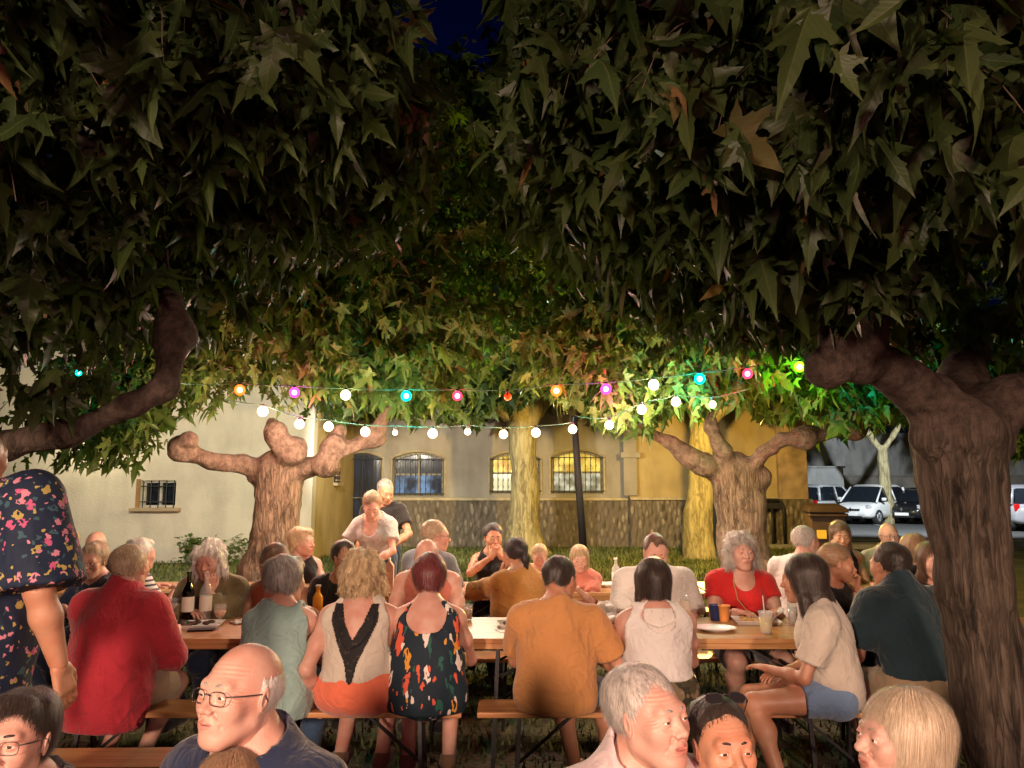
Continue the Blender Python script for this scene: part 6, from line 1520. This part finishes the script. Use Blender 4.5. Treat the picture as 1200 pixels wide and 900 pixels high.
p=person('short-haired blond woman in a black vest, profile to the right by the pollard trunk',356,620,D-.35,yaw=205,lean=4,hyaw=45,fem=True,skn='pink',hair=('full','blond'),res=.011,hres=.004,top=tank(BLK,arm=.1),bottom=TR,shoes=SHOE,armL='table',armR='table',seed=29,strands=3000,hopt=dict(vol=.008))
p=person('woman in a grey t-shirt standing bent forward over the back table',436,590,7.35,yaw=165,lean=20,hyaw=25,hpitch=30,seated=False,fem=True,skn='pink',hair=('bun','lightbrown'),res=.010,hres=.004,g=1.05,top=tee(GREYT,scoop=(.09,-.02,.06,.08),hem=.86),bottom=dict(style='trousers',mat=DENIM),shoes=SHOE,
  armL=dict(t=(-.12,.42,.92),pole=(-.9,-.2,-.4)),armR=dict(t=(.16,.40,.92),pole=(.9,-.3,-.4)),seed=30,lid=-.001,strands=3000)
p=person('tall grey-cropped man in a black t-shirt standing behind the bending woman',452,563,8.1,yaw=170,lean=4,hyaw=42,hpitch=22,seated=False,skn='olive',hair=('crew','darkgrey'),res=.010,hres=.004,top=tee(BLK,hem=.85),bottom=TR,shoes=SHOE,armL=dict(t=(-.2,.32,1.0),pole=(-.9,-.3,-.4)),armR='down',seed=31,lid=0,strands=3000)
p=person('man in glasses and a blue-grey t-shirt turned to the right at the back table',512,611,Cn+.15,yaw=-30,lean=14,hyaw=-45,hpitch=4,skn='pink',hair=('short','sandy'),res=.010,hres=.0038,glasses=True,g=1.1,top=tee(BLUEG,sleeve=.75,hem=.48),bottom=TR,shoes=SHOE,armL='table',armR='table',seed=32,strands=3500)
p=person('dark-haired woman eating with both hands at the back table beside the big yellow trunk',578,615,D-.25,yaw=172,lean=6,hyaw=22,hpitch=4,fem=True,skn='tan',hair=('pony','black'),res=.010,hres=.0038,top=tank(BLK,arm=.1),bottom=TR,shoes=SHOE,armL='mouth',armR='mouth',seed=33,strands=3000)
p=person('woman with a black ponytail in a mustard blouse seen from behind, turned left',602,634,Cn-.03,yaw=22,lean=12,hyaw=14,hpitch=8,fem=True,skn='olive',hair=('pony','black'),face=False,res=.0095,hres=.0038,g=1.1,wide=1.08,top=dict(style='blouse',mat=MUST,sleeve=1.5,sr=.03,loose=.035,off=.02,hem=.47,collar=False,name='blouse',amp=.009),bottom=TR,shoes=SHOE,armL='mouth',armR='table',seed=34,strands=4000)
p=person('small blond girl facing us behind the mustard blouse',632,640,D-.55,yaw=180,lean=8,hpitch=14,sc=.80,seat=.50,fem=True,skn='pale',hair=('bun','blond'),res=.010,hres=.004,top=tee(WHT),bottom=SHD,shoes=SHOE,armL='table',armR='table',seed=35,lid=0)
p=person('girl with long blond hair in a salmon t-shirt looking left at the back table',679,641,D-.75,yaw=150,lean=10,hyaw=30,hpitch=10,sc=.84,seat=.48,fem=True,skn='pale',hair=('long','blond'),res=.010,hres=.004,top=tee(SAL),bottom=SHD,shoes=SHOE,armL='table',armR='table',seed=36,strands=4000,hopt=dict(vol=-.002))
p=person('grey-haired man in a white t-shirt, back half turned, right of the woman in red',944,617,Cn+.05,yaw=-35,lean=14,hyaw=-25,skn='pink',hair=('short','grey'),face=False,res=.0105,hres=.004,g=1.15,wide=1.1,top=tee(WHT,sleeve=.75,hem=.48),bottom=TR,shoes=SHOE,armL='table',armR='table',seed=37,strands=4000)
p=person('dark-haired woman holding her hair at the back table, before the wheelie bin',984,613,D-.1,yaw=160,lean=8,hyaw=10,hpitch=10,fem=True,skn='olive',hair=('long','brown'),res=.011,hres=.004,top=tank(BLK),bottom=TR,shoes=SHOE,armL='table',armR='cheek',seed=38)
p=person('bald man in black-rimmed glasses facing us at the right back table',1041,613,D,yaw=175,lean=6,hyaw=0,hpitch=4,skn='pink',hair=('ring','grey'),res=.011,hres=.0038,glasses=True,top=dict(style='shirt',mat=fb('grey_beige_shirt',(.36,.31,.25)),collar=True,name='shirt',sleeve=.8),bottom=TR,shoes=SHOE,armL='table',armR='table',seed=39)
p=person('woman with a light brown bob seen behind the man in dark teal',1066,627,Cn+.05,yaw=15,lean=8,fem=True,skn='pink',hair=('bob','lightbrown'),face=False,res=.011,hres=.004,top=tee(BLK),bottom=TR,shoes=SHOE,seed=40,strands=3500)
# ------------------------------------------------------------------ garment details
def on_back(info,pts,name,mat,par,off=.012):
    pass
i=pA3; T_=i['T']; C_=i['C']; N_=i['N']
# black lace V on the back of the white tank
LACE=pattern_mat('black_lace',(.012,.011,.012),[(.012,.011,.012),(.05,.04,.035),(.02,.018,.018)],60,.4)
from mathutils.bvhtree import BVHTree
def drape_patch(info,shirtname,outline,mat,name,lift=.004,res=26):
    """patch of cloth sewn on the back: grid of points inside the outline (torso x,z from the neck), dropped on the garment"""
    rt=info['rt']; sh=[c for c in rt.children if c.name.startswith(shirtname)]; bd=[c for c in rt.children if c.name.startswith('body')]
    trees=[]
    for o in sh+bd:
        me=o.data; trees.append(BVHTree.FromPolygons([v.co for v in me.vertices],[p.vertices for p in me.polygons]))
    T=info['T'];N=info['N']; xs=[a for a,b in outline]; zs=[b for a,b in outline]
    x0,x1,z0,z1=min(xs),max(xs),min(zs),max(zs)
    def inside(x,z):
        c=False; n=len(outline)
        for i in range(n):
            (xa,za),(xb,zb)=outline[i],outline[(i+1)%n]
            if (za>z)!=(zb>z) and x<(xb-xa)*(z-za)/(zb-za)+xa: c=not c
        return c
    G={};V=[];Fs=[]
    nz=int((z1-z0)/(x1-x0)*res)+1
    for i in range(res+1):
        for j in range(nz+1):
            x=x0+(x1-x0)*i/res; z=z0+(z1-z0)*j/nz
            if not inside(x,z): continue
            o=Vector(N+T@np.array([x,-.45,z])); d=Vector(T@np.array([0,1.,0])); best=None
            for t in trees:
                h=t.ray_cast(o,d,.6)
                if h[0] is not None and (best is None or h[3]<best[3]): best=h
            if best is None: continue
            G[i,j]=len(V); V.append(best[0]-d*lift)
    for (i,j) in list(G):
        q=[(i,j),(i+1,j),(i+1,j+1),(i,j+1)]
        if all(k in G for k in q): Fs.append(tuple(G[k] for k in q))
    if not Fs: return
    o=mk(name,[tuple(v) for v in V],Fs,mat,rt); m=o.modifiers.new('s','SOLIDIFY'); m.thickness=.003; m.offset=1; return o
drape_patch(pA3,'tank_top',[(-.115,.03),(-.075,.03),(-.045,-.07),(0,-.15),(.045,-.07),(.075,.03),(.115,.03),(.125,-.06),(.085,-.16),(.035,-.27),(.015,-.36),(0,-.37),(-.015,-.36),(-.035,-.27),(-.085,-.16),(-.125,-.06)],LACE,'lace_panel',res=48)
drape_patch(pA6,'tank_top',[(-.075,.03),(.075,.03),(.085,-.02),(.07,-.07),(.035,-.095),(0,-.105),(-.035,-.095),(-.07,-.07),(-.085,-.02)],pattern_mat('cream_lace',(.66,.62,.58),[(.66,.62,.58),(.56,.46,.40),(.70,.68,.65)],70,.4),'lace_yoke',res=40)
def band(info,side,name,mat,r=.031,label=None):
    W=info['Wr'][side]; E=info['El'][side]; d=unit(W-E); c=W-d*.025
    a=unit(np.cross(d,[0,0,1.])); b=np.cross(d,a); m=MB(); m.tube([c+r*(a*cos(t)+b*sin(t)) for t in np.linspace(0,2*pi,17)],.004,6,False); m.build(name,mat,info['rt'],True)
def strap(info,pts,mat,r=.004):
    rt=info['rt']; o_=[c for c in rt.children if c.name.split('.')[0] in('t_shirt','body')]; T=info['T'];N=info['N']; ts=[BVHTree.FromPolygons([v.co for v in q.data.vertices],[p.vertices for p in q.data.polygons]) for q in o_]
    L_=[]
    for x,z in pts:
        p0=Vector(N+T@np.array([x,.5,z])); d=Vector(T@np.array([0,-1.,0])); hs_=[t.ray_cast(p0,d,.8) for t in ts]; hs_=[h for h in hs_ if h[0] is not None]
        if hs_: h=min(hs_,key=lambda q:q[3]); L_.append(h[0]-d*.004)
    m=MB(); m.tube(L_,r,6); m.build('bag_strap',mat,rt,True)
strap(pRED,[(.075-.012*i*.2,-.01-.038*i) for i in range(11)],pm('tan_strap',(.45,.28,.12),bump=0))
band(pA3,-1,'bracelet',pm('silver_metal',(.6,.58,.55),metal=.9,rough=.25,bump=0),.028)

# ------------------------------------------------------------------ camera, sky, lights
cam=bpy.data.objects.new('camera',bpy.data.cameras.new('camera')); COL.objects.link(cam); SC.camera=cam
cam.data.sensor_width=36; cam.data.lens=27; cam.location=(0,0,CAM_H); cam.rotation_euler=(R(90)+PITCH,0,0); cam.data.clip_start=.05; cam.data.clip_end=600
w=bpy.data.worlds.new('World'); SC.world=w; w.use_nodes=True; nt=w.node_tree; bg=nt.nodes['Background']
sky=nt.nodes.new('ShaderNodeTexSky'); sky.sky_type='NISHITA'; sky.sun_disc=False; sky.sun_elevation=R(-6); sky.sun_rotation=R(-40); sky.altitude=0; sky.air_density=1.2; sky.ozone_density=4
nt.links.new(sky.outputs[0],bg.inputs[0]); bg.inputs[1].default_value=1.6
def sun(): 
    l=bpy.data.lights.new('moonlight','SUN'); l.energy=.015; l.angle=R(.5); l.color=(.75,.82,1); o=bpy.data.objects.new('moonlight',l); COL.objects.link(o); o.rotation_euler=(R(50),0,R(140))
sun()
def aim(o,t): o.rotation_euler=(Vector(t)-o.location).to_track_quat('-Z','Y').to_euler()
def area(name,loc,t,e,size,col,spread=180):
    l=bpy.data.lights.new(name,'AREA'); l.shape='DISK'; l.size=size; l.energy=e; l.color=col; l.spread=R(spread); o=bpy.data.objects.new(name,l); COL.objects.link(o); o.location=loc; aim(o,t); return o
def spot(name,loc,t,e,ang,col,blend=.4,size=.15):
    l=bpy.data.lights.new(name,'SPOT'); l.energy=e; l.color=col; l.spot_size=R(ang); l.spot_blend=blend; l.shadow_soft_size=size; o=bpy.data.objects.new(name,l); COL.objects.link(o); o.location=loc; aim(o,t); return o
# warm lamps of the refreshment stand behind the photographer
area('stand_lamp',(-2.2,-3.2,2.5),(0,5,.3),32,.5,(1,.68,.5),100)
area('stand_lamp',(2.6,-3.6,2.6),(1,5,.3),18,.5,(1,.68,.52),100)
spot('stand_lamp',(-2.2,-3.2,2.4),(-.3,5,-.6),440,62,(1,.66,.47),.75,.22)
spot('stand_lamp',(2.6,-3.6,2.4),(.6,5,-.6),340,62,(1,.64,.45),.75,.22)
# pink stage light close to the front guests
area('stage_lamp',(.6,-1.2,1.9),(.3,2,1.2),9,.4,(1,.25,.35))
# lamp over the dinner tables (string of lamps overhead, hidden in the crowns)
spot('tree_lamp',(-1.2,4.9,2.75),(-1.2,5.4,.7),22,165,(1,.70,.46),.6,.12)
spot('tree_lamp',(1.4,4.9,2.8),(1.4,5.6,.7),20,165,(1,.70,.46),.6,.12)
# street lamps, lights towards the walls, and one added crown fill
l=bpy.data.lights.new('street_lamp_light','POINT'); l.energy=620; l.color=(1,.64,.14); l.shadow_soft_size=.12; o=bpy.data.objects.new('street_lamp_light',l); COL.objects.link(o); o.location=(3.3,13.2,3.0)
spot('street_lamp_light',(13,22.5,5.5),(14,34,.5),2600,130,(.85,.93,1),.5,.15)
spot('street_lamp_light',(15,14,5.5),(13,19,1),320,130,(1,.85,.35),.5,.15)
spot('court_light',(-5.0,9.4,2.9),(-6.5,16,1.9),560,135,(1,.86,.62),.5,.15)
spot('court_light',(-3.2,13.0,2.9),(-.8,20,1.9),480,80,(1,.88,.70),.25,.1)
l=bpy.data.lights.new('court_light','POINT'); l.energy=110; l.color=(.75,1,.80); l.shadow_soft_size=.15; o=bpy.data.objects.new('court_light',l); COL.objects.link(o); o.location=(-.6,12.3,3.6)  # greenish point added as unseen fill for the dark crowns in the middle
l=bpy.data.lights.new('wall_lamp_light','POINT'); l.energy=32; l.color=(1,.82,.45); l.shadow_soft_size=.06; o=bpy.data.objects.new('wall_lamp_light',l); COL.objects.link(o); o.location=(float(lampP[0]),15.62,float(lampP[2])-.17)
for wv,c,k in LIGHTS:
    l=bpy.data.lights.new('bulb_light','POINT'); l.energy=(11. if c==COLS['w'] else 14.)*k*(.6 if c==COLS['o'] else 1); l.color=c; l.shadow_soft_size=.03; o=bpy.data.objects.new('bulb_light',l); COL.objects.link(o); o.location=(float(wv[0]),float(wv[1]),float(wv[2])-.045)
SC.view_settings.view_transform='Standard'; SC.view_settings.look='None'; SC.view_settings.gamma=1; SC.view_settings.exposure=1.25
SC.render.engine='CYCLES'; cy=SC.cycles; cy.use_denoising=True; cy.max_bounces=5; cy.diffuse_bounces=2; cy.glossy_bounces=2; cy.transmission_bounces=5; cy.transparent_max_bounces=8; cy.sample_clamp_indirect=3; cy.sample_clamp_direct=0; cy.use_light_tree=True; cy.caustics_reflective=False; cy.caustics_refractive=False
